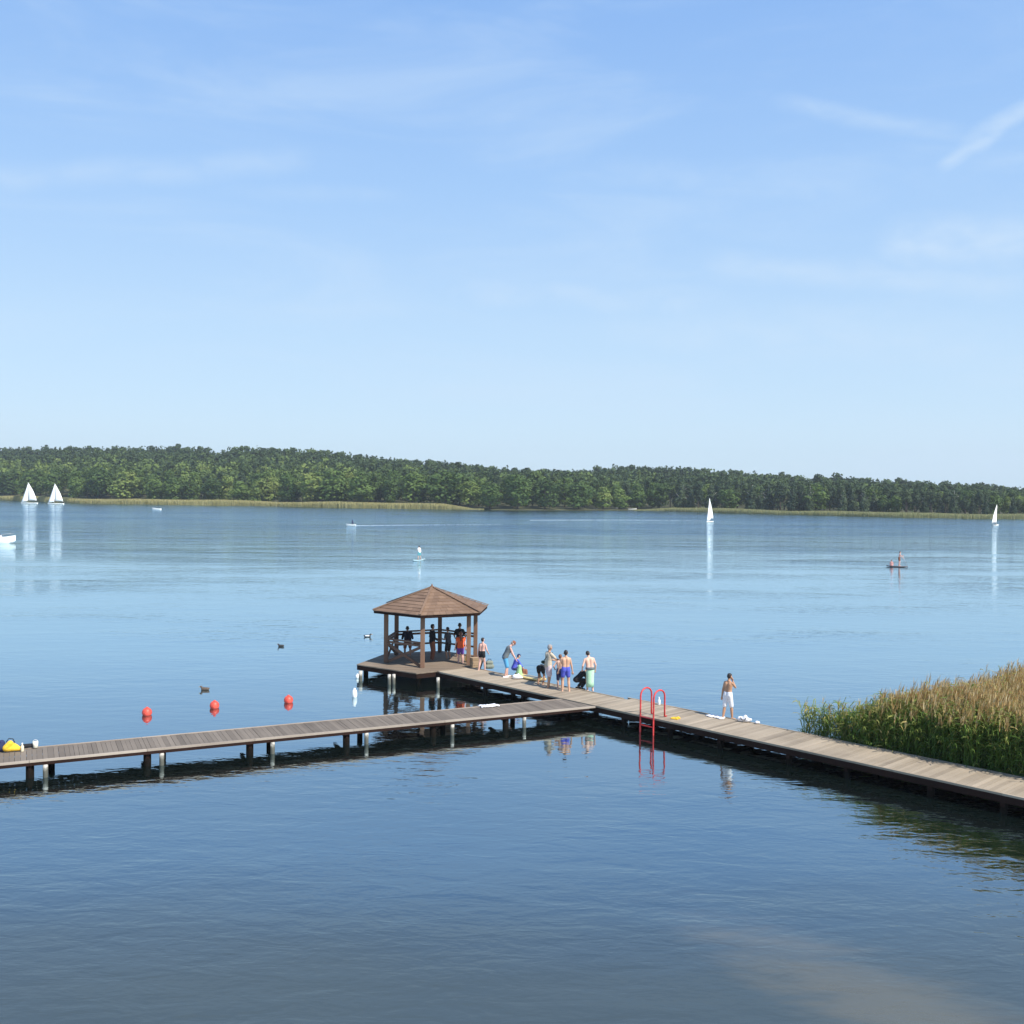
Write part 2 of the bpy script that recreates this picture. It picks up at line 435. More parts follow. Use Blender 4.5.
def along(px, a, u):                        # point on an edge line seen at photo column px
    best = None
    lo, hi = -60.0, 60.0
    f = lambda s: (lambda q: 512 + F * q.x / -q.z)(M3.transposed() @ (Vector((*(a + u * s), ZD)) - Vector((0, 0, CAMZ)))) - px
    sgn = 1 if f(0) < f(1) else -1
    lo, hi = -8.0, 40.0
    for _ in range(50):
        md = (lo + hi) / 2
        if f(md) * sgn > 0: hi = md
        else: lo = md
    return lo
def crossbeam(a, b, w, h, parent):
    k = MB(); k.bar(a, b, w, h, random.random()); k.build('cross_beam', W_BEAM, parent)
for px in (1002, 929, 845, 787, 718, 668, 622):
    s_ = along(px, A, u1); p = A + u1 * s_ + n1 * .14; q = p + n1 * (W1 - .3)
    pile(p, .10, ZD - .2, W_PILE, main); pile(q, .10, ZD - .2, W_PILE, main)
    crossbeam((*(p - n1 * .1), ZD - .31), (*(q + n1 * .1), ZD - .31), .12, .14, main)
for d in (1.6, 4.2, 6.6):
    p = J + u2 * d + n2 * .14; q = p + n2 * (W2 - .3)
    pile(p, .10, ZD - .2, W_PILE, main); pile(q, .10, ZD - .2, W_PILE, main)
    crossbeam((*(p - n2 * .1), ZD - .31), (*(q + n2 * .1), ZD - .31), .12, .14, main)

# gazebo platform, a hexagon of boards (part of the same pier)
GC = Vector((at_y(431.5, 659, 49.9).x, 49.9)); PHI = R(6)
def hexpt(Rr, k): a = R(-90 + 60 * k) - PHI; return GC + Vector((math.cos(a), math.sin(a))) * Rr
PR = (3.72, 3.0, 2.75, 2.75, 3.0, 3.75)
hexo = [hexpt(PR[k], k) for k in range(6)]
pb = MB(); pu = Vector((math.cos(-PHI), math.sin(-PHI))); pn = Vector((-pu.y, pu.x))
# boards run left-right as seen from the shore
y = -4.0
while y < 4.0:
    q = [GC + pu * -5 + pn * y, GC + pu * 5 + pn * y, GC + pu * 5 + pn * (y + .14), GC + pu * -5 + pn * (y + .14)]
    for k in range(6):
        a, b = hexo[k], hexo[(k + 1) % 6]; d = (b - a).normalized(); q = clip(q, a, Vector((d.y, -d.x)))
    if len(q) >= 3: pb.prism(q, ZD - .04, ZD + .006 + random.uniform(-.002, .002), random.random())
    y += .152
pb.build('platform_deck', wood('platform boards', (.14, .105, .075), (.29, .225, .165)), main)  # browner than the pier, with gazebo roof shade put into the colour
pf = MB()
for k in range(6):
    a, b = hexpt(PR[k] - .05, k), hexpt(PR[(k + 1) % 6] - .05, k + 1); pf.bar((*a, ZD - .15), (*b, ZD - .15), .08, .20, random.random())
pf.build('platform_beam', W_BEAM, main)
for k in range(6):
    p = hexpt(PR[k] - .45, k); pile(p, .12, ZD - .1, W_PILE, main)
for px, py in ((389.3, 684.2), (393.8, 684), (438, 687.5)):
    p = V2(at(px, py, 0)); pile(p, .075, ZD - .12, W_PILEL, main)
pile(V2(at(360.5, 681, 0)), .09, ZD - .1, W_PILEL, main)

# left pier
side = thing('wooden_pier', 'grey wooden pier on pale posts, coming in from the left edge', 'pier', (0, 0, 0))
nMain = Vector((n1.x, n1.y))
cl = [(J - n1 * .02, n1), (J - n2 * .02, n2)]
lb = MB(); planks(lb, LA0, uL, nL, (J - LA0).length + 1.5, WL, ZD - .02, clips=cl, inset=.09); lb.build('deck', W_DECKG, side)
le = MB()
def edge_clip(mb, a, u, nrm, L, w=.09, zt=ZD - .02):
    s0 = 0
    while s0 < L:
        e = s0 + 3.4; q = [a + u * (s0 + .006), a + u * (e - .006), a + u * (e - .006) + nrm * w, a + u * (s0 + .006) + nrm * w]
        if u.cross(nrm) < 0: q.reverse()
        for cp, cn in cl: q = clip(q, cp, cn)
        if len(q) >= 3: mb.prism(q, zt - .05, zt + .014, random.random())
        s0 = e
edge_clip(le, LA0, uL, nL, (J - LA0).length + 1.5); edge_clip(le, LA0 + nL * WL, uL, -nL, (J - LA0).length + 1.5)
le.build('edge_board', W_TRIM, side)
lbm = MB(); beams(lbm, LA0, J - uL * .3, nL, WL * .9, ZD - .02, .10); lbm.build('beam', W_BEAM, side)
for wx, dx in ((-70, -86), (45.5, 30), (162, 148), (273, 251), (367, 348), (453, 435), (525, 508)):
    s_ = along(wx, LA, uL); p = LA + uL * s_ + nL * .06; pile(p, .075, ZD - .17, W_PILEL, side)
    s2 = along(dx, LA, uL); p2 = LA + uL * s2 + nL * .2; pile(p2, .12, ZD - .22, W_PILE, side)
    q2 = p + nL * (WL - .35) + uL * .2; pile(q2, .10, ZD - .22, W_PILE, side)
    crossbeam((*(p2 - nL * .12), ZD - .26), (*(p2 + nL * (WL - .3)), ZD - .26), .10, .10, side)

# ------------------------------------------------------------------ gazebo
gz = thing('gazebo', 'brown six-sided wooden gazebo with a shingled roof at the end of the pier', 'gazebo', (*GC, ZD))
loc3 = lambda p, z: Vector((p.x - GC.x, p.y - GC.y, z - ZD))
RP, RR = 2.31, 2.97
EZ = 3.10; AZ = 4.13
# roof: courses of overlapping boards on six faces
rf = MB()
for k in range(6):
    a0, b0 = hexpt(RR, k), hexpt(RR, k + 1)
    NR = 9
    for i in range(NR):
        f0 = i / NR; f1 = min(1, (i + 1.12) / NR)
        lo0 = a0.lerp(GC, f0); lo1 = b0.lerp(GC, f0); hi0 = a0.lerp(GC, f1); hi1 = b0.lerp(GC, f1)
        z0 = EZ + (AZ - EZ) * f0 + .02; z1 = EZ + (AZ - EZ) * f1
        nb = max(1, int((lo1 - lo0).length / .32))
        for j in range(nb):
            g0, g1 = j / nb, (j + 1) / nb - (.004 if j < nb - 1 else 0)
            tt = random.random(); zz = random.uniform(0, .012)
            q = [loc3(lo0.lerp(lo1, g0), z0 + zz), loc3(lo0.lerp(lo1, g1), z0 + zz), loc3(hi0.lerp(hi1, g1), z1), loc3(hi0.lerp(hi1, g0), z1)]
            d = Vector((0, 0, -.03))
            rf.mesh(q + [p + d for p in q], [(0, 1, 2, 3), (7, 6, 5, 4), (0, 4, 5, 1), (1, 5, 6, 2), (2, 6, 7, 3), (3, 7, 4, 0)], tt)
for k in range(6):
    a0, b0 = hexpt(RR - .03, k), hexpt(RR - .03, k + 1)
    rf.mesh([loc3(a0, EZ - .005), loc3(b0, EZ - .005), loc3(GC, AZ - .03)], [(0, 1, 2)], .4)
roof = rf.build('roof', W_ROOF, gz)
hp = MB()
for k in range(6):
    hp.bar(loc3(hexpt(RR + .02, k), EZ + .055), loc3(GC, AZ + .035), .11, .035, random.random())
hp.build('hip_cap', W_ROOF, roof)
fn = MB(); fn.lathe([(.12, -.05), (.11, .03), (.05, .06), (.035, .12), (.01, .17)], 10, loc3(GC, AZ)); fn.build('finial', W_POST, roof, True)
fa = MB()
for k in range(6):
    fa.bar(loc3(hexpt(RR - .06, k), EZ - .05), loc3(hexpt(RR - .06, k + 1), EZ - .05), .04, .15, random.random())
fa.build('fascia', W_BEAM, roof)
ra = MB()
for k in range(6):
    ra.bar(loc3(hexpt(RR - .1, k), EZ - .06), loc3(GC, AZ - .1), .08, .12, random.random())
    m0 = (hexpt(RR - .1, k) + hexpt(RR - .1, k + 1)) / 2; ra.bar(loc3(m0, EZ - .06), loc3(GC, AZ - .1), .07, .1, random.random())
    ra.bar(loc3(hexpt(RP, k), EZ - .14), loc3(hexpt(RP, k + 1), EZ - .14), .10, .14, random.random())
ra.build('rafters', W_BEAM, gz)
for k in range(6):
    p = MB(); a = loc3(hexpt(RP, k), ZD + .005)
    p.bar(a, a + Vector((0, 0, EZ - ZD - .2)), .20, .20, random.random()); 
    dirc = Vector((GC.x - hexpt(RP, k).x, GC.y - hexpt(RP, k).y, 0)).normalized()
    p.build('post', W_POST, gz, bevel=.012)
for k in (5, 4, 3, 2):                       # railings on four sides; 5: front left, 4: left, 3: back left, 2: back right
    p = MB(); a = hexpt(RP, k); b = hexpt(RP, k + 1); u = (b - a).normalized(); a = a + u * .09; b = b - u * .09
    p.bar(loc3(a, ZD + 1.16), loc3(b, ZD + 1.16), .12, .07, .7); p.bar(loc3(a, ZD + 1.02), loc3(b, ZD + 1.02), .05, .10, .6)
    if k in (5, 4):
        nn = Vector((-u.y, u.x)) * .02
        p.bar(loc3(a + nn, ZD + .06), loc3(b + nn, ZD + .96), .06, .13, .6); p.bar(loc3(a - nn * 1.3, ZD + .96), loc3(b - nn * 1.3, ZD + .06), .06, .13, .3)
    else:
        p.bar(loc3(a, ZD + .5), loc3(b, ZD + .5), .04, .09, .4)
    p.build('railing', W_POST, gz, bevel=.006)

# ------------------------------------------------------------------ ladder
s_ = along(643, A, u1); lp = A + u1 * s_
lad = thing('swim_ladder', 'red tubular swim ladder hooked over the left edge of the tan pier', 'ladder', (*lp, ZD))
lad.rotation_euler = (0, 0, math.atan2(n1.y, n1.x))
def loop(yo):                                # local x = towards the pier, y = along it
    pts = [(-.16, yo, -1.35), (-.16, yo, -.5), (-.15, yo, .55)]
    for k in range(0, 9):
        a = math.pi - math.pi * k / 8; pts.append((.17 + .32 * math.cos(a), yo, .78 + .26 * math.sin(a)))
    pts += [(.49, yo, .5), (.49, yo, .03), (.60, yo, .025)]
    return pts
for yo in (0, -.62):
    k = MB(); k.tube(loop(yo), .031, 8); k.build('handrail', RED, lad, True)
for zz in (-.95, -.62, -.29, .02):
    k = MB(); k.bar((-.16, 0, zz), (-.16, -.62, zz), .06, .03); k.build('rung', RED, lad)

# ------------------------------------------------------------------ people on the pier
person('person in dark clothes leaning on the far railing at the left of the gazebo', 407.5, 657, 1.72, -8, SK_DK, H_DARK, lean=42, pel=(0, -.12, .86), feet=((-.14, -.2), (.14, -.12)),
       hl=(-.16, .42, 1.0), hr=(.16, .42, 1.0), pole_l=(-.35, -.2, -1), pole_r=(.35, -.2, -1), headlean=25, shirt=C['ink'], sleeve=1.2, shorts=C['rust'], leg=.9, wide=1.12)
person('tall person in black top and rust trousers standing just inside the front gazebo post', 432, 661, 1.80, 60, SK_DK, H_DARK, lean=2, shirt=C['black'], sleeve=1.8, shorts=C['rust'], leg=1.9,
       hl=(-.2, .25, 1.05), hr=(.22, .2, 1.0))
person('person in black shirt with bent elbows standing in the gazebo, bare shins', 448.3, 660, 1.62, -55, SK_DK, H_DARK, lean=6, shirt=C['slate'], sleeve=.6, shorts=C['black'], leg=.95,
       hl=(-.12, .3, 1.1), hr=(.16, .3, 1.08), pole_l=(-.5, -.6, -.7), pole_r=(.5, -.6, -.7))
person('dark-haired person in black standing at the gazebo railing beyond the orange shirt', 459.3, 658.5, 1.76, 5, SK_DK, H_DARK, lean=8, shirt=C['black'], sleeve=.6, shorts=C['black'], leg=1.0,
       hl=(-.26, .3, .98), hr=(.26, .3, .98))
person('brown-haired person in orange shirt and purple shorts standing in the gazebo entrance', 460.5, 664.5, 1.58, -5, SK_PINK, H_BROWN, lean=4, longhair=True, shirt=C['orange'], sleeve=.35, shorts=C['purple'], leg=.75,
       hl=(-.29, .06, .86), hr=(.28, .08, .86), wide=1.12)
person('pink-backed shirtless person in short black trunks walking off the gazebo platform', 481.8, 671.5, 1.56, 35, SK_PINK, H_DARK, lean=6, shorts=C['black'], leg=.32, wide=1.1,
       feet=((-.11, -.12), (.11, .12)), hl=(-.24, -.02, .84), hr=(.22, .26, .95))
person('stooping person in dark tank top, bright blue shorts, white shoes and a cap', 506.5, 678, 1.78, 78, SK_PINK, H_GREY, lean=26, pel=(0, -.08, .92), headlean=48, shirt=C['grey'], sleeve=0, shorts=C['sky'], leg=.92, cap=C['rust'], shoes=C['white'], wide=1.18,
       hl=(-.18, .42, .80), hr=(.2, .40, .78), feet=((-.13, .05), (.13, -.1)))
person('child in blue hooded top crouching beside the stooping person with the cap', 515, 676.5, 1.45, 70, SK_MID, C['navy'], lean=22, pel=(0, -.08, .46), feet=((-.14, .05), (.14, .02)), headlean=30, shirt=C['blue'], sleeve=1.6, shorts=C['navy'], leg=1.5,
       hl=(-.14, .45, .42), hr=(.16, .45, .42))
person('grey-haired person in beige top with dark shoulder bag and rose shorts, holding out a hand', 548, 689, 1.88, 62, SK_TAN, H_GREY, lean=4, headlean=12, shirt=C['beige'], sleeve=.7, shorts=C['rose'], leg=.85, strap=C['darkgreen'],
       hl=(-.12, .40, 1.08), hr=(.16, .46, 1.14), feet=((-.11, .1), (.11, -.08)))
person('person in black swim shorts bending over behind the beige top', 540.5, 686, 1.62, 20, SK_DK, H_DARK, lean=92, pel=(0, -.05, .86), headlean=120, shirt=C['black'], sleeve=.4, shorts=C['black'], leg=.55, hl=(-.2, .6, .35), hr=(.2, .6, .33), feet=((-.12, .0), (.12, .0)))
person('shirtless boy in violet blue swim shorts with his bare back to the lake shore', 565.5, 692.5, 1.76, -4, SK_MID, H_DARK, lean=3, shorts=C['blue'], leg=.55, feet=((-.13, .0), (.15, -.04)), hl=(-.3, .10, .85), hr=(.3, .05, .82), wide=1.05)
person('child in dark navy shorts standing half hidden behind the violet blue swim shorts', 559.8, 690, 1.5, 15, SK_PALE, H_BROWN, lean=4, shorts=C['navy'], leg=.95, hl=(-.3, .16, 1.0), hr=(.24, .2, .95))
person('person all in black squatting between the violet blue shorts and the mint towel', 578.5, 689.5, 1.65, 75, SK_MID, C['black'], lean=48, pel=(0, -.12, .44), feet=((-.15, .0), (.15, .06)), headlean=60, shirt=C['black'], sleeve=1.7, shorts=C['black'], leg=1.8,
       hl=(-.12, .62, .28), hr=(.14, .6, .25), shoes=C['black'])
person('dark-haired person with pale bare back and a mint green towel wrapped to the ankles', 590, 691.5, 1.70, -12, SK_PALE, H_DARK, lean=10, side=-4, headlean=22, headside=-12, skirt=C['mint'], waist=C['grey'], wide=1.18,
       hl=(-.31, .17, .92), hr=(.27, .13, .90), pole_l=(-.5, -1, 0), pole_r=(.6, -1, 0))
person('tanned shirtless man in white shorts alone on the pier, raising a hand to his face', 727.5, 720, 1.72, 48, SK_TAN, H_DARK, lean=5, headlean=16, shorts=C['white'], leg=.9,
       hl=(-.24, -.06, .80), hr=(.06, .22, 1.45), pole_r=(.35, .25, -1), feet=((-.11, -.14), (.12, .12)))

# ------------------------------------------------------------------ small things on the piers
def blob_thing(name, label, cat, px, py, parts, m, z=ZD + .01, rz=0.0, group=None, voxel=.02, extra=()):
    p = at(px, py, z); b = MB()
    for a, c_, r0, r1 in parts: b.capsule(a, c_, r0, r1)
    o = b.blob(name, m, None, voxel, 3); o.location = p; o.rotation_euler = (0, 0, rz); tag(o, label, cat, group)
    for nm, pts, mm in extra:
        e = MB()
        e.tube(pts, .014, 6); e.build(nm, mm, o, True)
    return o
zl = ZD - .005
blob_thing('bag', 'slumped yellow bag on the grey pier at the left edge', 'bag', 13, 751.5, [((-.2, 0, .12), (-.08, 0, .27), .11, .09), ((-.15, 0, .1), (.2, 0, .08), .10, .07), ((-.05, .05, .2), (.1, .05, .12), .1, .08)], C['yellow'], zl, .3,
           extra=[('strap', [(-.2, 0, .3), (-.12, 0, .42), (0, 0, .40), (.05, 0, .28)], C['black'])])
blob_thing('backpack', 'dark navy backpack at the far left beside the yellow bag', 'backpack', -1, 751.5, [((-.12, 0, .12), (-.12, 0, .3), .13, .11), ((.08, 0, .12), (.08, 0, .27), .13, .1), ((0, -.13, .12), (0, -.13, .18), .09, .08)], C['navy'], zl, .2,
           extra=[('strap', [(-.1, .1, .38), (-.05, .16, .3), (-.05, .14, .1)], C['black'])])
def bottle(label, px, py, m, h=.25, r=.045, z=zl):
    b = MB(); b.lathe([(r * .9, 0), (r, .01), (r, h * .62), (r * .4, h * .82), (r * .4, h)], 12)
    o = b.build('bottle', m, None, True); o.location = at(px, py, z); tag(o, label, 'bottle')
    c_ = MB(); c_.lathe([(r * .45, h * .93), (r * .48, h * .94), (r * .48, h * 1.04), (r * .3, h * 1.05)], 10); c_.build('cap', C['white'], o, True)
bottle('small cream bottle standing right of the yellow bag', 22.3, 751.5, mat('cream plastic', (.75, .68, .5), .4), .26, .05)
blob_thing('rolled_towel', 'dark rolled towel lying between the cream bottle and the cream cup', 'towel', 28.5, 748, [((-.2, 0, .06), (.2, .05, .06), .06, .055), ((-.18, .05, .08), (.16, .08, .08), .05, .05)], C['black'], zl, .35)
b = MB(); b.lathe([(.06, 0), (.07, .01), (.085, .2), (.08, .2), (.06, .03)], 14); o = b.build('bucket', mat('cream bucket', (.72, .70, .58), .5), None, True); o.location = at(35.5, 747.8, zl); tag(o, 'little cream bucket at the lake side of the grey pier near the left edge', 'bucket')
hb = MB(); hb.tube([(.085 * math.cos(a), 0, .19 + .07 * math.sin(a)) for a in [math.pi * i / 8 for i in range(9)]], .006, 6); hb.build('handle', WHITE, o, True)
# pale towel on left pier close to the joint
def towel(label, px, py, m, lx, ly, rz, z=zl, name='towel'):
    b = MB(); nx, ny = 14, 7; rr = random.Random(px)
    ph = [rr.uniform(0, 6) for _ in range(4)]
    def hgt(i, j): return .03 + .02 * math.sin(i * 1.3 + ph[0]) * math.cos(j * 1.1 + ph[1]) + .012 * math.sin(i * 2.7 + j * 1.9 + ph[2])
    top = [[(lx * (i / (nx - 1) - .5) + .03 * math.sin(j + ph[3]), ly * (j / (ny - 1) - .5) + .03 * math.sin(i * .8 + ph[0]), hgt(i, j)) for j in range(ny)] for i in range(nx)]
    for i in range(nx - 1):
        for j in range(ny - 1): b.poly([top[i][j], top[i + 1][j], top[i + 1][j + 1], top[i][j + 1]])
    o = b.build(name, m, None, True); bm = bmesh.new(); bm.from_mesh(o.data); bmesh.ops.remove_doubles(bm, verts=bm.verts, dist=.0005); bm.to_mesh(o.data); bm.free()
    sd = o.modifiers.new('thick', 'SOLIDIFY'); sd.thickness = .025
    o.location = at(px, py, z + .008); o.rotation_euler = (0, 0, rz); tag(o, label, 'towel'); return o
towel('white towel spread on the grey pier just before it joins the tan pier', 489, 706, C['white'], .75, .4, .4)
towel('white towel lying behind the feet of the man in white shorts', 716, 717, C['white'], .7, .35, -.8, ZD)
blob_thing('bag', 'white bag with a dark mouth, right of the man in white shorts', 'bag', 744, 722, [((-.15, 0, .1), (.12, 0, .1), .10, .09), ((0, 0, .12), (.05, 0, .2), .09, .07), ((.15, .05, .08), (.22, .05, .1), .07, .06)], C['white'], ZD, -.5,
           extra=[('strap', [(-.1, -.09, .18), (-.05, -.12, .1), (.06, -.12, .1), (.1, -.09, .18)], C['black'])])
blob_thing('ball', 'little white ball of cloth on the lake side edge right of the white bag', 'cloth', 756.5, 724, [((0, 0, .06), (.04, 0, .07), .06, .05), ((.04, .03, .05), (.1, .03, .05), .045, .04)], C['white'], ZD, 0)
blob_thing('sandals', 'yellow sandals lying on the boards by the ladder', 'sandals', 675, 719, [((-.13, -.06, .025), (.1, -.06, .02), .035, .045), ((-.1, .07, .025), (.14, .09, .02), .035, .045), ((.05, -.06, .06), (.1, -.06, .05), .035, .03), ((.08, .08, .06), (.13, .09, .05), .035, .03)], C['yellow'], ZD, -.4, voxel=.012)
bottle('white bottle on the far edge of the tan pier beyond the ladder', 659, 705, WHITE, .30, .06, ZD)
# crates and bags near the gazebo steps
def box_thing(name, label, cat, px, py, w, d, h, m, rz, z=ZD, lid=None):
    t = thing(name, label, cat, at(px, py, z + .008), rz)
    b = MB(); n = 4
    for i in range(n):
        zz = h * (i + .5) / n; hh = h / n * .86
        for sx in (-1, 1): b.bar((sx * w / 2, -d / 2, zz), (sx * w / 2, d / 2, zz), .02, hh, random.random())
        for sy in (-1, 1): b.bar((-w / 2 + .01, sy * (d / 2 - .01), zz), (w / 2 - .01, sy * (d / 2 - .01), zz), .02, hh, random.random())
    b.prism([Vector((-w / 2 + .012, -d / 2 + .012)), Vector((w / 2 - .012, -d / 2 + .012)), Vector((w / 2 - .012, d / 2 - .012)), Vector((-w / 2 + .012, d / 2 - .012))], .01, .03)
    b.build('slats', m, t)
    l = MB(); l.bar((-w / 2 - .01, 0, h + .012), (w / 2 + .01, 0, h + .012), d + .02, .022, .6); l.build('lid', lid or m, t, bevel=.006)
    return t
box_thing('crate', 'tan wooden crate beside the right gazebo post', 'crate', 474.3, 667, .34, .34, .42, W_CRATE, .3)
blob_thing('bag', 'grey green duffel bag standing behind the person in black trunks', 'bag', 489.5, 669, [((-.12, 0, .12), (.11, 0, .12), .12, .12), ((-.09, 0, .30), (.08, 0, .30), .10, .10)], C['greygreen'], ZD, .2,
           extra=[('strap', [(-.09, 0, .39), (-.06, 0, .46), (.05, 0, .46), (.08, 0, .39)], C['black'])])
blob_thing('bag', 'yellow drawstring bag behind the orange shirt in the gazebo', 'bag', 467.8, 662, [((0, 0, .12), (0, 0, .34), .13, .10), ((0, 0, .4), (0, 0, .46), .05, .06)], C['yellow'], ZD, 0)
blob_thing('bag', 'white plastic bag on the boards at the feet of the crouching child', 'bag', 517.5, 679, [((-.12, 0, .1), (.1, 0, .09), .11, .09), ((0, 0, .15), (.04, 0, .22), .07, .04), ((.14, .04, .07), (.2, .02, .06), .06, .05)], C['white'], ZD, 0)
blob_thing('towel', 'mint towel bunched upright beside the crouching child', 'towel', 519.3, 678, [((0, 0, .1), (.02, 0, .52), .12, .08), ((-.08, .02, .08), (-.03, .02, .4), .08, .07), ((.1, 0, .06), (.06, 0, .3), .07, .06)], C['lime'], ZD, 0)
blob_thing('backpack', 'small maroon backpack between the white bag and the yellow paddle board', 'backpack', 524.5, 675.5, [((-.05, 0, .1), (-.05, 0, .24), .09, .08), ((.06, 0, .1), (.06, 0, .22), .09, .08)], C['rust'], ZD, 0)
def board(label, loc, rz, L, wd, m, fin=True, name='paddle_board', parent=None):
    b = MB(); n = 15; st = []
    for i in range(n):
        u = i / (n - 1); x = (u - .5) * L
        hw = wd / 2 * (max(0, 1 - abs(2 * u - 1) ** 2.6)) ** .6 + .004; rock = .07 * abs(2 * u - 1) ** 3
        st.append([(x, -hw, .05 + rock), (x, -hw * .8, .11 + rock), (x, hw * .8, .11 + rock), (x, hw, .05 + rock), (x, hw * .7, rock), (x, -hw * .7, rock)])
    for i in range(n - 1):
        for j in range(6): b.poly([st[i][j], st[i][(j + 1) % 6], st[i + 1][(j + 1) % 6], st[i + 1][j]])
    b.poly(list(reversed(st[0]))); b.poly(st[-1])
    o = b.build(name, m, None, True); bm = bmesh.new(); bm.from_mesh(o.data); bmesh.ops.remove_doubles(bm, verts=bm.verts, dist=.001); bmesh.ops.recalc_face_normals(bm, faces=bm.faces); bm.to_mesh(o.data); bm.free()
    o.location = loc; o.rotation_euler = (0, 0, rz); tag(o, label, 'paddle board')
    pad = MB(); pad.prism([Vector((-L * .28, -wd * .3)), Vector((L * .22, -wd * .3)), Vector((L * .22, wd * .3)), Vector((-L * .28, wd * .3))], .108, .118); pad.build('deck_pad', C['grey'], o)
    return o
pb_ = at(531, 679, ZD + .01)
board('yellow paddle board lying along the lake side of the tan pier', pb_, math.atan2(u2.y, u2.x), 1.9, .5, mat('yellow board', (.72, .55, .24), .4))

# ------------------------------------------------------------------ buoys and ducks
def buoy(label, px, py, r, m, group, tall=1.0, name='buoy'):
    t = thing(name, label, 'buoy', at(px, py, 0), 0, group)
    b = MB(); n = 12; prof = [(max(.012, r * math.sin(math.pi * i / n)), r * .55 * tall - r * tall * math.cos(math.pi * i / n)) for i in range(n + 1)]
    b.lathe(prof, 20); o = b.build('float', m, t, True)
    k = MB(); k.lathe([(.05, r * 1.5 * tall), (.055, r * 1.56 * tall), (.045, r * 1.66 * tall), (.02, r * 1.68 * tall)], 10); k.build('top_ring', m, t, True)
    return t
g = 'red buoys behind the grey pier'
buoy('round red buoy floating farthest left behind the grey pier', 147, 715, .19, BUOY, g)
buoy('round red buoy floating below the brown duck, middle of the red row', 214.5, 708, .19, BUOY, g)
buoy('round red buoy floating farthest right of the red row, towards the gazebo', 288.5, 702.5, .19, BUOY, g)
buoy('slim white buoy floating left of the gazebo platform', 354.5, 697, .115, WHITE, None, 2.0)
buoy('small white buoy tied to the corner of the gazebo platform', 357.5, 678, .10, WHITE, None, 1.2)
DUCK = mat('brown duck plumage', (.10, .07, .05), .7, .4, 30); DUCKD = mat('dark duck plumage', (.03, .03, .03), .6, .3, 30); BILL = mat('duck bill', (.5, .3, .06), .5)
def duck(label, px, py, rz, m, sc_=1.0, wings=None):
    b = MB()
    for a, c_, r0, r1 in [((-.12, 0, .05), (.1, 0, .05), .075, .085), ((-.2, 0, .09), (-.1, 0, .07), .025, .06), ((.11, 0, .08), (.17, 0, .145), .055, .04), ((.175, 0, .155), (.2, 0, .155), .045, .038)]:
        b.capsule(Vector(a) * sc_, Vector(c_) * sc_, r0 * sc_, r1 * sc_)
    o = b.blob('duck', m, None, .012, 2); o.location = at(px, py, 0); o.rotation_euler = (0, 0, rz); tag(o, label, 'duck')
    k = MB(); k.capsule(Vector((.23, 0, .15)) * sc_, Vector((.28, 0, .14)) * sc_, .016 * sc_, .012 * sc_); k.blob('bill', BILL, o, .008, 1)
    if wings:
        for sy in (-1, 1):
            k = MB(); k.capsule(Vector((-.12, sy * .075, .08)) * sc_, Vector((.06, sy * .085, .08)) * sc_, .03 * sc_, .04 * sc_); k.blob('wing', wings, o, .012, 1)
    return o
duck('brown duck swimming left just above the middle red buoy', 205, 690, math.pi, DUCK, .95)
duck('small dark duck swimming left, out on open water left of the gazebo roof', 281, 646.5, math.pi, DUCKD, .85)
duck('dark duck with white flanks swimming just left of the gazebo', 367.5, 637, 0.2, DUCKD, 1.05, C['white'])

# ------------------------------------------------------------------ boats
def loft_hull(L, Bm, D, sheer=.12, transom=.7, fs=.12):
    b = MB(); n = 13; st = []
    for i in range(n):
        u = i / (n - 1); x = (u - .45) * L
        w = Bm / 2 * (transom + (1 - transom) * math.sin(min(1, u / .45) * math.pi / 2)) if u < .45 else Bm / 2 * max(.015, (1 - ((u - .45) / .55) ** 2.1))
        top = D * fs * 0 + D + sheer * ((u - .4) / .6) ** 2 * (1 if u > .4 else .4); kz = -.14 * D + (.55 * D * max(0, (u - .75) / .25) ** 2)
        st.append([(x, -w, top), (x, -w * .93, D * .45), (x, -w * .6, kz + .06), (x, 0, kz), (x, w * .6, kz + .06), (x, w * .93, D * .45), (x, w, top), (x, w * .85, top + .0), (x, w * .8, top - .12 * D), (x, -w * .8, top - .12 * D), (x, -w * .85, top)])
    k = len(st[0])
    for i in range(n - 1):
        for j in range(k): b.poly([st[i][j], st[i + 1][j], st[i + 1][(j + 1) % k], st[i][(j + 1) % k]])
    b.poly(st[0]); b.poly(list(reversed(st[-1])))
    return b
def hull_obj(mb, m, parent, name='hull'):
    o = mb.build(name, m, parent, True); bm = bmesh.new(); bm.from_mesh(o.data); bmesh.ops.remove_doubles(bm, verts=bm.verts, dist=.001); bmesh.ops.recalc_face_normals(bm, faces=bm.faces); bm.to_mesh(o.data); bm.free()
    es = o.modifiers.new('es', 'EDGE_SPLIT'); es.split_angle = R(40); return o
def sail_mesh(a, b, c_, belly, thick=.02):
    """triangle a(tack) b(clew) c(head) with curved leech and belly sideways (+y)"""
    n = 10; mbx = MB(); rows = []
    for i in range(n + 1):
        u = i / n; p = Vector(a).lerp(Vector(c_), u); q = Vector(b).lerp(Vector(c_), u)
        q = q + (Vector(b) - Vector(a)).normalized() * (.10 * (Vector(b) - Vector(a)).length * math.sin(math.pi * u))
        rows.append([p.lerp(q, j / 5) + Vector((0, belly * math.sin(math.pi * (j / 5) ** .8) * (1 - u * .8), 0)) for j in range(6)])
    for i in range(n):
        for j in range(5): mbx.poly([rows[i][j], rows[i][j + 1], rows[i + 1][j + 1], rows[i + 1][j]])
    return mbx
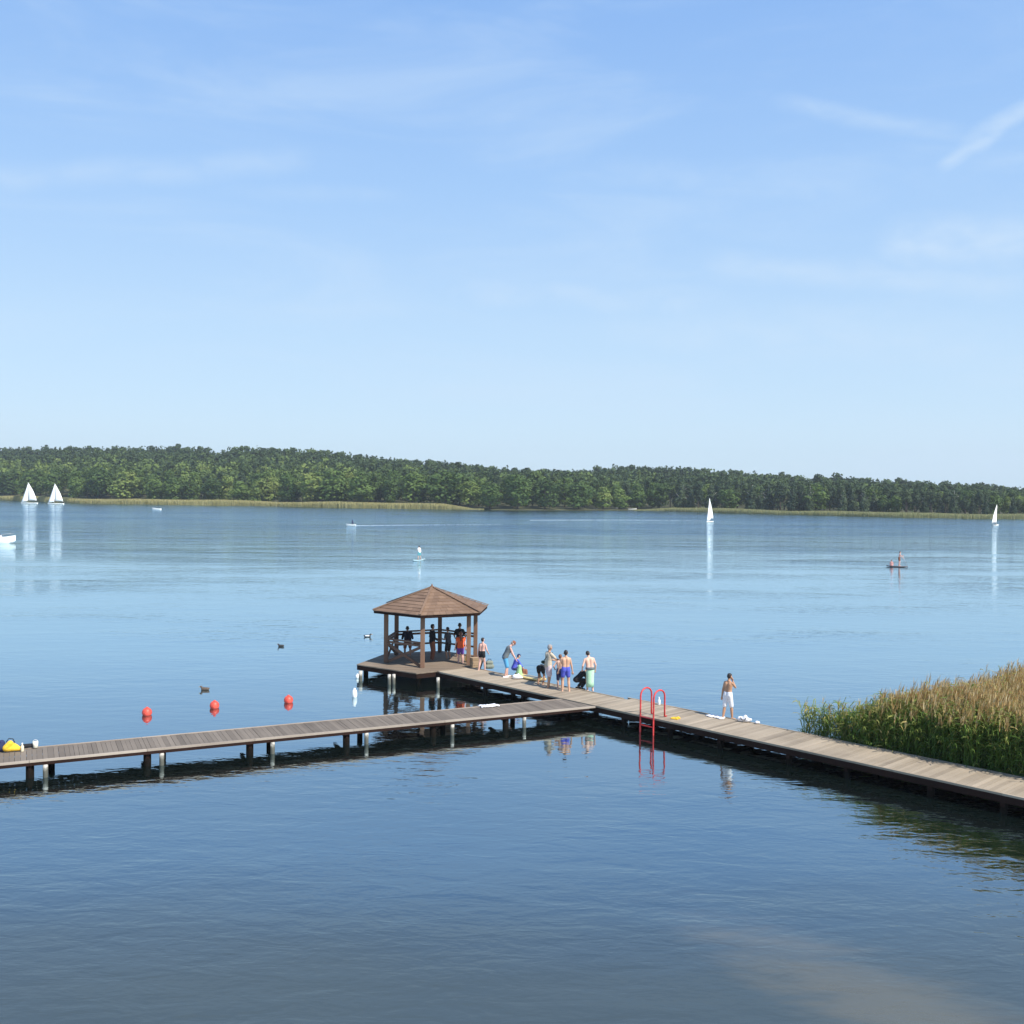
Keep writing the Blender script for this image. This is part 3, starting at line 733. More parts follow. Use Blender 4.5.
def fix_sail(o):
    bm = bmesh.new(); bm.from_mesh(o.data); bmesh.ops.remove_doubles(bm, verts=bm.verts, dist=.003); bm.to_mesh(o.data); bm.free()
    s = o.modifiers.new('t', 'SOLIDIFY'); s.thickness = .02
def sailboat(label, px, py, Hm, rz, Lk=.75, jib=True, group='white sailing boats on the far water', crew=None, heel=0, jibw=.55, mainw=.42):
    t = thing('sailboat', label, 'sailboat', at(px, py, 0), rz, group)
    L = Hm * Lk; D = .055 * Hm
    h = hull_obj(loft_hull(L, L * .32, D), WHITE, t)
    st = MB(); st.bar((-.30 * L, 0, D * 1.02), (.1 * L, 0, D * 1.02), .2 * L, .05 * D + .03); st.build('cockpit_seat', C['tan'], h)
    mx = .12 * L
    m = MB(); m.tube([(mx, 0, D * .5), (mx, 0, Hm)], .06, 8, r1=.035); m.build('mast', ALU, t, True)
    bo = MB(); bo.tube([(mx, 0, D + .09 * Hm), (mx - mainw * Hm, .14 * L, D + .09 * Hm)], .045, 8); bo.build('boom', ALU, t, True)
    s = sail_mesh((mx - .05, 0, D + .11 * Hm), (mx - mainw * Hm * .97, .13 * L, D + .115 * Hm), (mx - .04, 0, Hm * .985), .05 * Hm).build('mainsail', SAIL, t, True); fix_sail(s)
    if jib:
        s = sail_mesh((.53 * L, 0, D * 1.3), (mx + .02, .10 * L, D + .07 * Hm), (mx + .06, 0, Hm * .90), .05 * Hm).build('jib', SAIL, t, True); fix_sail(s)
    k = MB(); k.bar((-.46 * L, 0, -.2), (-.46 * L, 0, D * 1.1), .05, .3); k.build('rudder', WHITE, t)
    return t
def crew(t, x, y, z, m, sk):
    pass
ysail = lambda px, ytop, ywl: (lambda p: at_y(px, ytop, p.y).z)(at(px, ywl, 0))
sailboat('white sailboat with full sails, left one of the pair by the far left shore', 30, 503.8, ysail(30.5, 482, 503.8), R(188), .72)
sailboat('white sailboat with full sails, right one of the pair by the far left shore', 56.5, 504.4, ysail(57, 483, 504.4), R(186), .72)
sailboat('narrow white sailboat seen nearly end on before the middle of the wooded shore', 709.8, 522.5, ysail(711, 498, 522.5), R(238), .62, mainw=.27)
sailboat('single-sailed white sailboat standing near the right edge of the lake', 996, 526, ysail(996, 504.5, 526), R(50), .62, jib=False, mainw=.46)
# motor boat cut by the left edge
mt = thing('motorboat', 'white motorboat with a thin red line, cut off by the left edge', 'motorboat', at(-5, 543, 0), R(2))
sc_m = 1.0
hh = hull_obj(loft_hull(5.6, 2.0, .85, .35, .85), WHITE, mt)
ln_ = MB(); ln_.bar((-2.4, -.93, .36), (.5, -1.0, .42), .03, .05); ln_.build('stripe', BOTT, hh)
cb_ = MB(); cb_.prism([Vector((-.9, -.7)), Vector((.8, -.62)), Vector((.8, .62)), Vector((-.9, .7))], .8, 1.15); cb_.build('cabin', WHITE, mt, bevel=.08)
wsn = MB(); wsn.poly([(.75, -.6, 1.15), (.75, .6, 1.15), (.45, .52, 1.5), (.45, -.52, 1.5)]); w_ = wsn.build('windscreen', mat('tinted glass', (.05, .07, .09), .1), mt); sd = w_.modifiers.new('t', 'SOLIDIFY'); sd.thickness = .02
rl = MB(); rl.tube([(.9, -.7, 1.0), (1.0, -.68, 1.3), (2.2, -.4, 1.45), (2.8, 0, 1.48), (2.2, .4, 1.45), (1.0, .68, 1.3), (.9, .7, 1.0)], .02, 6); rl.build('bow_rail', ALU, mt, True)
# speedboat with wake
sp = thing('speedboat', 'tiny white speedboat crossing left with a long pale wake', 'speedboat', at(351.5, 526, 0), R(180))
hull_obj(loft_hull(2.2, .9, .38, .15, .85), WHITE, sp)
b = MB(); b.prism([Vector((-.6, -.22)), Vector((.1, -.22)), Vector((.1, .22)), Vector((-.6, .22))], .3, .55); b.build('console', C['grey'], sp, bevel=.05)
b = MB(); b.capsule((-.3, 0, .6), (-.22, 0, 1.0), .2, .18); b.capsule((-.2, 0, 1.27), (-.2, 0, 1.33), .11, .11); b.blob('driver', C['navy'], sp, .04, 2)
# boats moored on the wooded shore
for lab, px, py, L, rz in (('white open boat moored under the trees, left of the three', 592, 509, 4.2, .2), ('white open boat moored under the trees, middle of the three', 615.5, 509, 3.2, 1.0), ('white open boat moored at the left end of the right reed belt', 632, 509.4, 3.6, .1)):
    t = thing('rowing_boat', lab, 'boat', at(px, py + .8, 0), rz, 'boats moored on the far shore'); h = hull_obj(loft_hull(L, 1.5, .6, .25, .6), WHITE, t)
    k = MB(); k.bar((-.1, -.6, .5), (-.1, .6, .5), .3, .05); k.build('thwart', W_CRATE, t)
t = thing('rowing_boat', 'lone white dinghy drifting off the left reed belt', 'boat', at(157, 510, 0), R(170), None); hull_obj(loft_hull(3.4, 1.4, .55, .25, .6), WHITE, t)
k = MB(); k.bar((-.1, -.55, .45), (-.1, .55, .45), .3, .05); k.build('thwart', W_CRATE, t)
# paddle boarders
p1 = at(419, 560.5, 0); board('pale blue paddle board under the standing paddler left of centre', p1, R(245), 2.8, .8, mat('pale blue board', (.45, .62, .66), .4))
person('far paddler in white top and teal shorts standing on the pale blue board', 0, 0, 1.72, -40, SK_MID, H_DARK, loc=(p1.x + .05, p1.y, .12), lean=8, shirt=C['white'], sleeve=.5, shorts=C['teal'], leg=.9, hl=(-.1, .35, 1.25), hr=(.22, .42, .9), feet=((-.2, .0), (.2, .0)))
def paddle(label, loc, top, bot):
    t = thing('paddle', label, 'paddle', loc); k = MB(); k.tube([top, bot], .018, 6); k.build('shaft', ALU, t, True)
    d = (Vector(bot) - Vector(top)).normalized(); k = MB(); k.bar(Vector(bot), Vector(bot) + d * .42, .2, .02); k.build('blade', C['black'], t, bevel=.008); k = MB(); tp = Vector(top); k.bar(tp + Vector((-.06, 0, 0)), tp + Vector((.06, 0, 0)), .03, .03); k.build('grip', C['black'], t)
paddle('paddle held by the white-topped paddler', (p1.x + .05, p1.y, .12), (.08, .42, 1.42), (.52, .38, .1))
p2 = at(897, 567, 0); board('dark paddle board carrying two people on the right of the lake', p2, R(150), 2.4, .75, mat('dark board', (.10, .09, .09), .4))
person('far shirtless paddler in dark trunks standing on the dark board at right', 0, 0, 1.75, 100, SK_PINK, H_DARK, loc=(p2.x + .25, p2.y, .12), lean=8, shorts=C['rust'], leg=.6, hl=(-.1, .4, 1.2), hr=(.2, .45, .9), feet=((-.2, .0), (.2, .0)))
person('child in pink sitting on the front of the dark board at right', 0, 0, 1.35, 20, SK_PINK, H_BROWN, loc=(p2.x - .6, p2.y + .15, .12), pel=(0, -.1, .10), lean=6, feet=((-.14, .55, .06), (.14, .55, .06)), hl=(-.22, .3, .28), hr=(.22, .3, .28), shirt=C['pink'], sleeve=.4, shorts=C['pink'], leg=.5)
paddle('paddle held by the far shirtless paddler', (p2.x + .25, p2.y, .12), (.42, .05, 1.3), (.9, -.1, .05))

# ------------------------------------------------------------------ land, shore and forest
WL_T = [(-400, 492), (-60, 498), (0, 500), (80, 503), (160, 504.5), (250, 505.8), (350, 507.8), (450, 509.2), (512, 510.2), (640, 510.3), (768, 514), (900, 517.2), (1024, 519), (1100, 520), (1500, 528)]
FT_T = [(-400, 468), (0, 474), (60, 473), (120, 474), (200, 478), (300, 476), (400, 474), (480, 476), (560, 478), (620, 482), (680, 484), (760, 486), (850, 487), (940, 491), (1024, 497), (1500, 500)]
SK_T = [(-400, 448), (0, 447), (60, 446.5), (120, 446), (180, 446.5), (205, 447), (218, 451), (230, 448), (250, 445.5), (290, 448), (330, 451), (400, 458.5), (450, 461.5), (510, 468), (560, 469.5), (600, 467), (640, 465), (700, 467.5), (760, 473), (800, 476), (850, 477), (900, 479.5), (960, 482), (1024, 487), (1500, 492)]
def tab(T, x): return np.interp(x, [p[0] for p in T], [p[1] for p in T])
MT = np.array(M3)
def P_at_z0(px, py):
    d = np.stack([(px - 512) / F, -(py - 512) / F, -np.ones_like(px)], 1) @ MT.T
    t = -CAMZ / d[:, 2]; return d * t[:, None]
def shoreD(px): return P_at_z0(np.atleast_1d(px).astype(float), tab(WL_T, np.atleast_1d(px)))[:, 1]
def P_y(px, py, Y):
    px = np.asarray(px, float); d = np.stack([(px - 512) / F, -(np.asarray(py, float) - 512) / F, -np.ones_like(px)], 1) @ MT.T
    t = Y / d[:, 1]; q = d * t[:, None]; q[:, 2] += CAMZ; return q
DEPTH = 230.0
def ztop(px, dd):
    t = np.clip(dd / DEPTH, 0, 1) ** .75
    y = tab(FT_T, px) * (1 - t) + tab(SK_T, px) * t
    return P_y(px, y, shoreD(px) + dd)
def ground_z(px, dd):
    z = ztop(px, dd)[:, 2] - 13.5
    near = .25 + np.clip(dd, 0, 30) * .04
    return np.maximum(near, z) * np.clip((dd + 4) / 8, 0, 1) - .5 * np.clip(-dd / 4, 0, 1)
cols = np.arange(-400, 1501, 12.0); rows = np.array([-8, -4, 0, 4, 10, 20, 35, 55, 80, 110, 140, 170, 200, 230, 300, 500, 700.])
Vv = []
for dd in rows:
    dcl = min(dd, DEPTH); gz_ = ground_z(cols, np.full_like(cols, dcl)); D = shoreD(cols) + dd
    q = P_y(cols, np.full_like(cols, 488), D)
    if dd > DEPTH: gz_ = np.clip(gz_ - (dd - DEPTH) * .02, 1.0, None)
    q[:, 2] = gz_; Vv.append(q)
nc = len(cols); Vv = np.concatenate(Vv)
Q = [(r * nc + c, r * nc + c + 1, (r + 1) * nc + c + 1, (r + 1) * nc + c) for r in range(len(rows) - 1) for c in range(nc - 1)]
LAND = mat('forest floor', (.07, .075, .03), .95, .4, .05)
o = bpy.data.objects.new('far_shore', np_mesh('far_shore', Vv, Q, LAND)); link(o); tag(o, 'wooded land rising behind the far shore', None, kind='structure')
o.data.polygons.foreach_set('use_smooth', [True] * len(o.data.polygons))

def crown_quads(n, kind, size, seed):
    """leaf clumps through the crown of a unit tree (height 1): returns centres, normals, sizes, hue"""
    g = np.random.default_rng(seed)
    if kind == 'broad':
        nb = 9; lob = []
        for i in range(nb):
            a = g.uniform(0, 6.28); rr = g.uniform(.05, .24); zz = g.uniform(.34, .82); lob.append((rr * math.cos(a), rr * math.sin(a), zz, g.uniform(.12, .2)))
        lob.append((0, 0, .84, .14)); lob.append((0, 0, .5, .26)); lob.append((.05, 0, .25, .2)); lob.append((-.1, .06, .2, .18))
    elif kind == 'pine':
        lob = []
        for i in range(9):
            a = g.uniform(0, 6.28); zz = g.uniform(.42, .93); rr = g.uniform(.03, .14) * (1.2 - zz); lob.append((rr * math.cos(a), rr * math.sin(a), zz, g.uniform(.07, .13)))
        lob.append((0, 0, .95, .05)); lob.append((.03, 0, .6, .14))
    else:                                   # spruce / slim birch
        lob = [(0, 0, .12 + .85 * i / 11, .19 * (1 - i / 11.5) * g.uniform(.75, 1.2) + .02) for i in range(12)]
    lob = np.array(lob); w = lob[:, 3] ** 2; pick = g.choice(len(lob), n, p=w / w.sum())
    d = g.normal(size=(n, 3)); d /= np.linalg.norm(d, axis=1)[:, None]
    rad = lob[pick, 3] * g.uniform(.55, 1.08, n) ** .6
    c = lob[pick, :3] + d * rad[:, None] * np.array([1, 1, .85])
    nr = d * .9 + g.normal(size=(n, 3)) * .45 + np.array([0, 0, .25]); nr /= np.linalg.norm(nr, axis=1)[:, None]
    sz = size * g.uniform(.6, 1.35, n)
    lobe_h = g.uniform(0, 1, len(lob))
    hue = np.clip(lobe_h[pick] * .6 + g.uniform(0, .4, n), 0, 1)
    return c, nr, sz, hue
def quads_of(c, nr, sz, g):
    n = len(c); a = np.cross(nr, g.normal(size=(n, 3))); a /= np.linalg.norm(a, axis=1)[:, None]; b = np.cross(nr, a)
    a = a * sz[:, None]; b = b * (sz * .75)[:, None]
    V = np.empty((n, 4, 3)); V[:, 0] = c - a * .9 - b * .5; V[:, 1] = c + a * .3 - b; V[:, 2] = c + a + b * .4; V[:, 3] = c - a * .2 + b
    return V.reshape(-1, 3), np.arange(n * 4).reshape(-1, 4)
FOL_B = [(0, (0.045, 0.077, 0.025)), (.4, (0.082, 0.133, 0.036)), (.75, (0.134, 0.197, 0.049)), (1, (0.238, 0.267, 0.077))]
FOL_P = [(0, (0.029, 0.052, 0.029)), (.5, (0.050, 0.078, 0.040)), (.85, (0.078, 0.112, 0.054)), (1, (0.123, 0.151, 0.073))]
M_BROAD = leafmat('broadleaf foliage', FOL_B, .2, rand=True); M_PINE = leafmat('pine foliage', FOL_P, .15, rand=True)
M_FOREST = leafmat('mixed forest foliage', [(0, (0.039, 0.062, 0.029)), (.3, (0.062, 0.098, 0.036)), (.6, (0.134, 0.190, 0.049)), (1, (0.223, 0.260, 0.077))], .2)
BARK = mat('bark', (.10, .075, .055), .9, .3, 2); BIRCH = mat('birch bark', (.42, .40, .36), .9, .35, 2)
def tree_proto(kind, seed, bark, lm, n):
    """unit-height tree: trunk with limbs, crown of leaf clumps"""
    tr = MB(); g = random.Random(seed)
    tr.tube([(0, 0, -.05), (g.uniform(-.01, .01), 0, .3), (g.uniform(-.02, .02), .01, .6), (0, 0, .9)], .022, 7, r1=.005)
    for i in range(7):
        zz = g.uniform(.25, .75); a = g.uniform(0, 6.28); l = g.uniform(.10, .22) * (1.1 - zz) * 1.4
        tr.tube([(0, 0, zz), (l * .5 * math.cos(a), l * .5 * math.sin(a), zz + l * .35), (l * math.cos(a), l * math.sin(a), zz + l * .8)], .008, 5, r1=.003)
    tm = tr.data('trunk', True); tm.materials.append(bark)
    gg = np.random.default_rng(seed + 5)
    c, nr, sz, hue = crown_quads(n, kind, .032 if kind != 'pine' else .026, seed)
    V, Qd = quads_of(c, nr, sz, gg)
    cm = np_mesh('crown', V, Qd, lm, col=hue)
    return tm, cm
PROT = {'broad': [tree_proto('broad', 100 + i, BARK, M_BROAD, 1500) for i in range(6)],
        'pine': [tree_proto('pine', 200 + i, BARK, M_PINE, 1000) for i in range(4)],
        'slim': [tree_proto('slim', 300 + i, BIRCH, M_PINE, 1100) for i in range(4)]}
made = {}
def plant_tree(kind, px, dd, Hm, wide, label, group, g):
    P = P_y(np.array([px]), np.array([488.]), shoreD(px) + dd)[0]; zg = float(ground_z(np.array([px]), np.array([dd]))[0])
    i = g.randrange(len(PROT[kind])); tm, cm = PROT[kind][i]
    if (kind, i) not in made:
        t = thing('broadleaf_tree' if kind == 'broad' else 'pine_tree' if kind == 'pine' else 'slim_tree', label, 'tree')
        a = link(bpy.data.objects.new('trunk', tm), t); b = link(bpy.data.objects.new('crown', cm), t); made[(kind, i)] = t
    else:
        src = made[(kind, i)]; t = src.copy(); COL.objects.link(t)
        for ch in src.children:
            c_ = ch.copy(); COL.objects.link(c_); c_.parent = t
    t.location = (P[0], P[1], zg); t.rotation_euler = (0, 0, g.uniform(0, 6.28)); t.scale = (Hm * wide, Hm * wide, Hm)
    t['label'] = label; t['group'] = group
g = random.Random(5)
px = -12.0; count = 0
while px < 1036:
    z = float(ztop(np.array([px]), np.array([6.0]))[0, 2])
    kind = 'broad' if px < 660 else ('slim' if g.random() < .55 else 'broad' if g.random() < .3 else 'pine')
    if px < 470: lab, grp = 'round green broadleaf tree standing behind the left tan reed belt', 'broadleaf trees behind the left reed belt'
    elif px < 660: lab, grp = 'round green broadleaf tree overhanging the water in the middle of the far shore', 'broadleaf trees on the middle of the far shore'
    elif kind == 'slim': lab, grp = 'slim pale-trunked tree in the front row behind the right reed belt', 'slim trees behind the right reed belt'
    elif kind == 'pine': lab, grp = 'dark pine in the front row behind the right reed belt', 'pines behind the right reed belt'
    else: lab, grp = 'low bushy broadleaf tree in the front row behind the right reed belt', 'broadleaf trees behind the right reed belt'
    dd = g.uniform(5, 12) if not (480 < px < 640) else g.uniform(1.5, 5)
    Hm = max(5, (z - .3)) * g.uniform(.72, 1.12)
    wide = {'broad': g.uniform(1.15, 1.7), 'pine': g.uniform(.9, 1.3), 'slim': g.uniform(.8, 1.2)}[kind]
    plant_tree(kind, px, dd, Hm, wide, lab, grp, g); count += 1
    D = float(shoreD(px)[0]); px += Hm * wide * (.56 if kind == 'broad' else .34) * 1024 / D * g.uniform(.7, 1.2)
# second row, still told apart as single trees
px = -10.0
while px < 1036:
    dd = g.uniform(14, 22); zt_ = float(ztop(np.array([px]), np.array([dd + 6]))[0, 2]); zg = float(ground_z(np.array([px]), np.array([dd]))[0])
    kind = 'broad' if g.random() < (.8 if px < 620 else .25) else 'pine'
    if px < 470: side_ = 'left reed belt'
    elif px < 660: side_ = 'shore trees in the middle'
    else: side_ = 'right reed belt'
    nm = 'broadleaf tree' if kind == 'broad' else 'pine'
    Hm = max(6, zt_ - zg) * g.uniform(.85, 1.1); wide = g.uniform(.85, 1.15)
    plant_tree(kind, px, dd, Hm, wide, f'{nm} in the second row of the wood, beyond the {side_}', f'second row {nm}s beyond the {side_}', g); count += 1
    D = float(shoreD(px)[0]); px += Hm * wide * (.5 if kind == 'broad' else .36) * 1024 / D * g.uniform(.8, 1.2)
print('single trees', count)
# the wood behind: one mass
Vs, Hs = [], []; nv = 0
gg = np.random.default_rng(77)
protos = {k: [crown_quads(n, k, s_, 900 + i + j * 10) for i in range(6)] for j, (k, n, s_) in enumerate((('broad', 300, .06), ('pine', 220, .05), ('slim', 200, .05)))}
dd = 26.0
while dd < DEPTH + 22:
    px = -60.0
    while px < 1090:
        d2 = dd + gg.uniform(-5, 5); D = float(shoreD(px)[0]) + d2
        top = float(ztop(np.array([px]), np.array([d2]))[0, 2]); zg = float(ground_z(np.array([px]), np.array([min(d2, DEPTH)]))[0])
        tf = d2 / DEPTH
        pb_broad = np.clip(.85 - tf * .9, .05, .9) if px < 520 else .35 if tf < .3 else .12
        kind = 'broad' if gg.random() < pb_broad else ('pine' if gg.random() < .75 else 'slim')
        Hm = max(7, top - zg) * gg.uniform(.90, 1.04) + (gg.uniform(0, 2.2) if gg.random() < .10 else 0)
        c, nr, sz, hue = protos[kind][gg.integers(6)]
        wide = gg.uniform(.95, 1.5); an = gg.uniform(0, 6.28); ca, sa = math.cos(an), math.sin(an)
        Rm = np.array([[ca, -sa, 0], [sa, ca, 0], [0, 0, 1]])
        P = P_y(np.array([px]), np.array([488.]), D)[0]
        cc = (c * np.array([wide, wide, 1])) @ Rm.T * Hm + np.array([P[0], P[1], zg])
        V, _ = quads_of(cc, nr @ Rm.T, sz * Hm, gg)
        Vs.append(V.astype(np.float32))
        base = gg.uniform(0, 1) ** 1.4 * (.9 if kind == 'broad' else .5)
        band = math.exp(-((tf - .38) / .22) ** 2) * (1.0 if px < 330 else .55 if px < 480 else .12)
        base = min(1, base * (.7 + .3 * band) + .38 * band * (kind == 'broad') + .12 * math.sin(px * .021 + tf * 5) * math.sin(tf * 9 + px * .008))
        Hs.append(np.clip(.06 + base * .66 + hue * .16, 0, 1).astype(np.float32))
        px += Hm * wide * ((.60 if kind == 'broad' else .36) - .14 * min(1, tf)) * .88 * 1024 / D * gg.uniform(.8, 1.25)
    dd += 13 if dd < 120 else 16
Vs = np.concatenate(Vs); Hs = np.concatenate(Hs)
o = bpy.data.objects.new('forest', np_mesh('forest', Vs, np.arange(len(Vs)).reshape(-1, 4), M_FOREST, col=Hs)); link(o)
tag(o, 'dense mixed forest covering the hills beyond the far shore', None, kind='stuff')

# reed belts of the far shore
def far_reeds(label, x0, x1, y0, y1, n, m, seed, hmax):
    g = np.random.default_rng(seed); px = g.uniform(x0, x1, n); dd = g.uniform(-1.0, 6.5, n)
    ends = np.clip(np.minimum((px - x0), (x1 - px)) / 40, .25, 1)
    P = P_y(px, np.full(n, 488.), shoreD(px) - 3.0 + dd * 1.6); P[:, 2] = 0
    h = hmax * (.8 + .12 * np.sin(px * .05) * np.sin(px * .013 + 1)) * g.uniform(.5, 1.08, n) * ends; w = g.uniform(.03, .07, n); a = g.uniform(0, 6.28, n)
    dx = np.stack([np.cos(a) * w, np.sin(a) * w, np.zeros(n)], 1); top = P + np.stack([g.normal(0, .12, n), g.normal(0, .12, n), h], 1)
    V = np.stack([P - dx, P + dx, top + dx * .6, top - dx * .6], 1).reshape(-1, 3)
    o = bpy.data.objects.new('reeds', np_mesh('reeds', V, np.arange(4 * n).reshape(-1, 4), m, col=g.uniform(0, 1, n))); link(o); tag(o, label, None, kind='stuff')
M_REEDF = leafmat('dry far reeds', [(0, (.30, .28, .11)), (.5, (.42, .38, .17)), (1, (.52, .46, .24))], .25)
M_REEDG = leafmat('greenish far reeds', [(0, (.24, .26, .12)), (.5, (.34, .34, .16)), (1, (.44, .40, .21))], .25)
far_reeds('tan reed belt along the left half of the far shore', -40, 484, 0, 0, 150000, M_REEDF, 3, 2.8)
far_reeds('greenish tan reed belt along the right half of the far shore', 634, 1070, 0, 0, 120000, M_REEDG, 4, 1.9)

# ------------------------------------------------------------------ near reed bed
def near_reeds():
    g = np.random.default_rng(21)
    far0 = A0 + n1 * (W1 + .12)
    s_tip = along(806, A, u1) + 9.0
    front = [far0 + u1 * s for s in (0, s_tip)]
    bk = [V2(at(805, 713, 1.15)) + u1 * .2]
    for px_, py_, pz_ in ((815, 704, 1.5), (835, 696, 1.9), (860, 689, 2.25), (900, 684, 2.4), (960, 680, 2.45), (1000, 672, 2.45), (1024, 665, 2.45), (1080, 652, 2.45)):
        bk.append(V2(at(px_, py_, pz_)))
    poly = [front[0], front[1]] + bk + [bk[-1] + Vector((8, -4)), front[0] + Vector((8, -4))]
    xs = np.array([p.x for p in poly]); ys = np.array([p.y for p in poly])
    def inside(x, y):
        r = np.zeros(len(x), bool); j = len(xs) - 1
        for i in range(len(xs)):
            cnd = ((ys[i] > y) != (ys[j] > y)) & (x < (xs[j] - xs[i]) * (y - ys[i]) / (ys[j] - ys[i] + 1e-9) + xs[i]); r ^= cnd; j = i
        return r
    x = g.uniform(xs.min(), xs.max(), 120000); y = g.uniform(ys.min(), ys.max(), 120000)
    fd = (x - far0.x) * n1.x + (y - far0.y) * n1.y            # distance from the pier edge
    al = (x - far0.x) * u1.x + (y - far0.y) * u1.y
    dens = np.where(fd < 1.6, 1.0, .5)
    clump = .5 + .5 * np.sin(x * 2.1 + 1.3 * np.sin(y * 1.7)) * np.sin(y * 1.9 + 1.1 * np.sin(x * 1.3))
    keep = inside(x, y) & (fd > 0) & (g.uniform(0, 1, len(x)) < dens * (.55 + .45 * clump))
    x, y, fd, al, clump = x[keep], y[keep], fd[keep], al[keep], clump[keep]
    n = len(x); print('reed stems', n)
    tipf = np.clip((s_tip - al) / 2.4, 0, 1) ** .8
    h = (1.50 + .78 * tipf) * (g.uniform(.82, 1.08, n) + (g.uniform(0, 1, n) < .05) * g.uniform(.05, .16, n)) * (.93 + .12 * clump) - .35 * np.clip(1 - fd / .5, 0, 1) * g.uniform(0, 1, n)
    lean = np.stack([g.normal(.05, .10, n), g.normal(0, .10, n)], 1) * h[:, None]
    lean[:, :] -= np.clip(1 - fd / .8, 0, 1)[:, None] * np.array([n1.x, n1.y]) * g.uniform(0, .4, n)[:, None]
    base = np.stack([x, y, np.full(n, -.3)], 1); top = base + np.concatenate([lean, (h + .3)[:, None]], 1)
    VV, HH = [], []; plV, plH = [], []
    def strip(p0, p1, w0, w1, ax, hue):
        VV.append(np.stack([p0 - ax * w0[:, None], p0 + ax * w0[:, None], p1 + ax * w1[:, None], p1 - ax * w1[:, None]], 1).reshape(-1, 3)); HH.append(hue)
    hue0 = np.clip(g.uniform(.05, .6, n) + .32 * (1 - tipf) + .12 * clump + .12 * np.clip(fd / 2.5, 0, 1) * tipf, 0, 1)
    a = g.uniform(0, 6.28, n); ax = np.stack([np.cos(a), np.sin(a), np.zeros(n)], 1)
    mid = (base + top) / 2 - np.concatenate([lean * .15, np.zeros((n, 1))], 1)
    strip(base, mid, np.full(n, .008), np.full(n, .007), ax, hue0 * .6); strip(mid, top, np.full(n, .007), np.full(n, .004), ax, hue0 * .6)
    for k in range(9):
        f = g.uniform(.22, .97, n); p0 = np.where((f < .5)[:, None], base + (mid - base) * (f / .5)[:, None], mid + (top - mid) * ((f - .5) / .5)[:, None])
        a = g.normal(0.35, 1.5, n); L = g.uniform(.22, .5, n)
        d = np.stack([np.cos(a), np.sin(a), np.zeros(n)], 1); sx = np.stack([-np.sin(a), np.cos(a), g.normal(0, .4, n)], 1)
        up = g.uniform(.7, 1.6, n); z = np.array([0, 0, 1.])
        p1 = p0 + d * (L * .45)[:, None] + z * (L * .42 * up)[:, None]; p2 = p1 + d * (L * .40)[:, None] + z * (L * (.05 * up - .08))[:, None]; p3 = p2 + d * (L * .2)[:, None] - z * (L * .16)[:, None]
        w = g.uniform(.008, .018, n); hu = np.clip(hue0 + g.normal(0, .14, n) + .16 * (f > .6) * tipf + .2 * (f > .85) * tipf, 0, 1)
        strip(p0, p1, w * .6, w, sx, hu); strip(p1, p2, w, w * .8, sx, hu); strip(p2, p3, w * .8, w * .1, sx, hu)
    # plumes: feathery heads
    hp_ = g.uniform(0, 1, n) < np.clip((s_tip - al - .5) / 1.6, .05, .98) * np.clip(.45 + fd / 1.2, 0, 1)
    idx = np.where(hp_)[0]; m = len(idx); tp = top[idx]
    for k in range(8):
        a = g.uniform(0, 6.28, m); d = np.stack([np.cos(a), np.sin(a), np.zeros(m)], 1) * g.uniform(.02, .10, m)[:, None]
        z0 = g.uniform(-.16, .12, m); p0 = tp + np.stack([np.zeros(m), np.zeros(m), z0], 1); L = g.uniform(.13, .26, m)
        p1 = p0 + d + np.stack([L * .25, np.zeros(m), L], 1); sx = np.stack([-np.sin(a), np.cos(a), np.zeros(m)], 1); w = g.uniform(.005, .013, m)
        plV.append(np.stack([p0 - sx * w[:, None], p0 + sx * w[:, None], p1 + sx * (w * .4)[:, None], p1 - sx * (w * .4)[:, None]], 1).reshape(-1, 3)); plH.append(g.uniform(0, 1, m))
    V = np.concatenate(VV + plV); Hh = np.concatenate([x_ * .49 for x_ in HH] + [.51 + x_ * .49 for x_ in plH])
    LM = leafmat('reed leaves and plumes', [(0, (.065, .125, .03)), (.22, (.14, .24, .045)), (.38, (.26, .29, .075)), (.49, (.42, .35, .13)), (.51, (.27, .15, .055)), (.72, (.50, .33, .13)), (.9, (.62, .47, .23)), (1, (.74, .64, .40))], .35)
    o = bpy.data.objects.new('reeds', np_mesh('reeds', V, np.arange(len(V)).reshape(-1, 4), LM, col=Hh)); link(o)
    tag(o, 'dense green and golden reed bed growing against the tan pier at right', None, kind='stuff')
near_reeds()

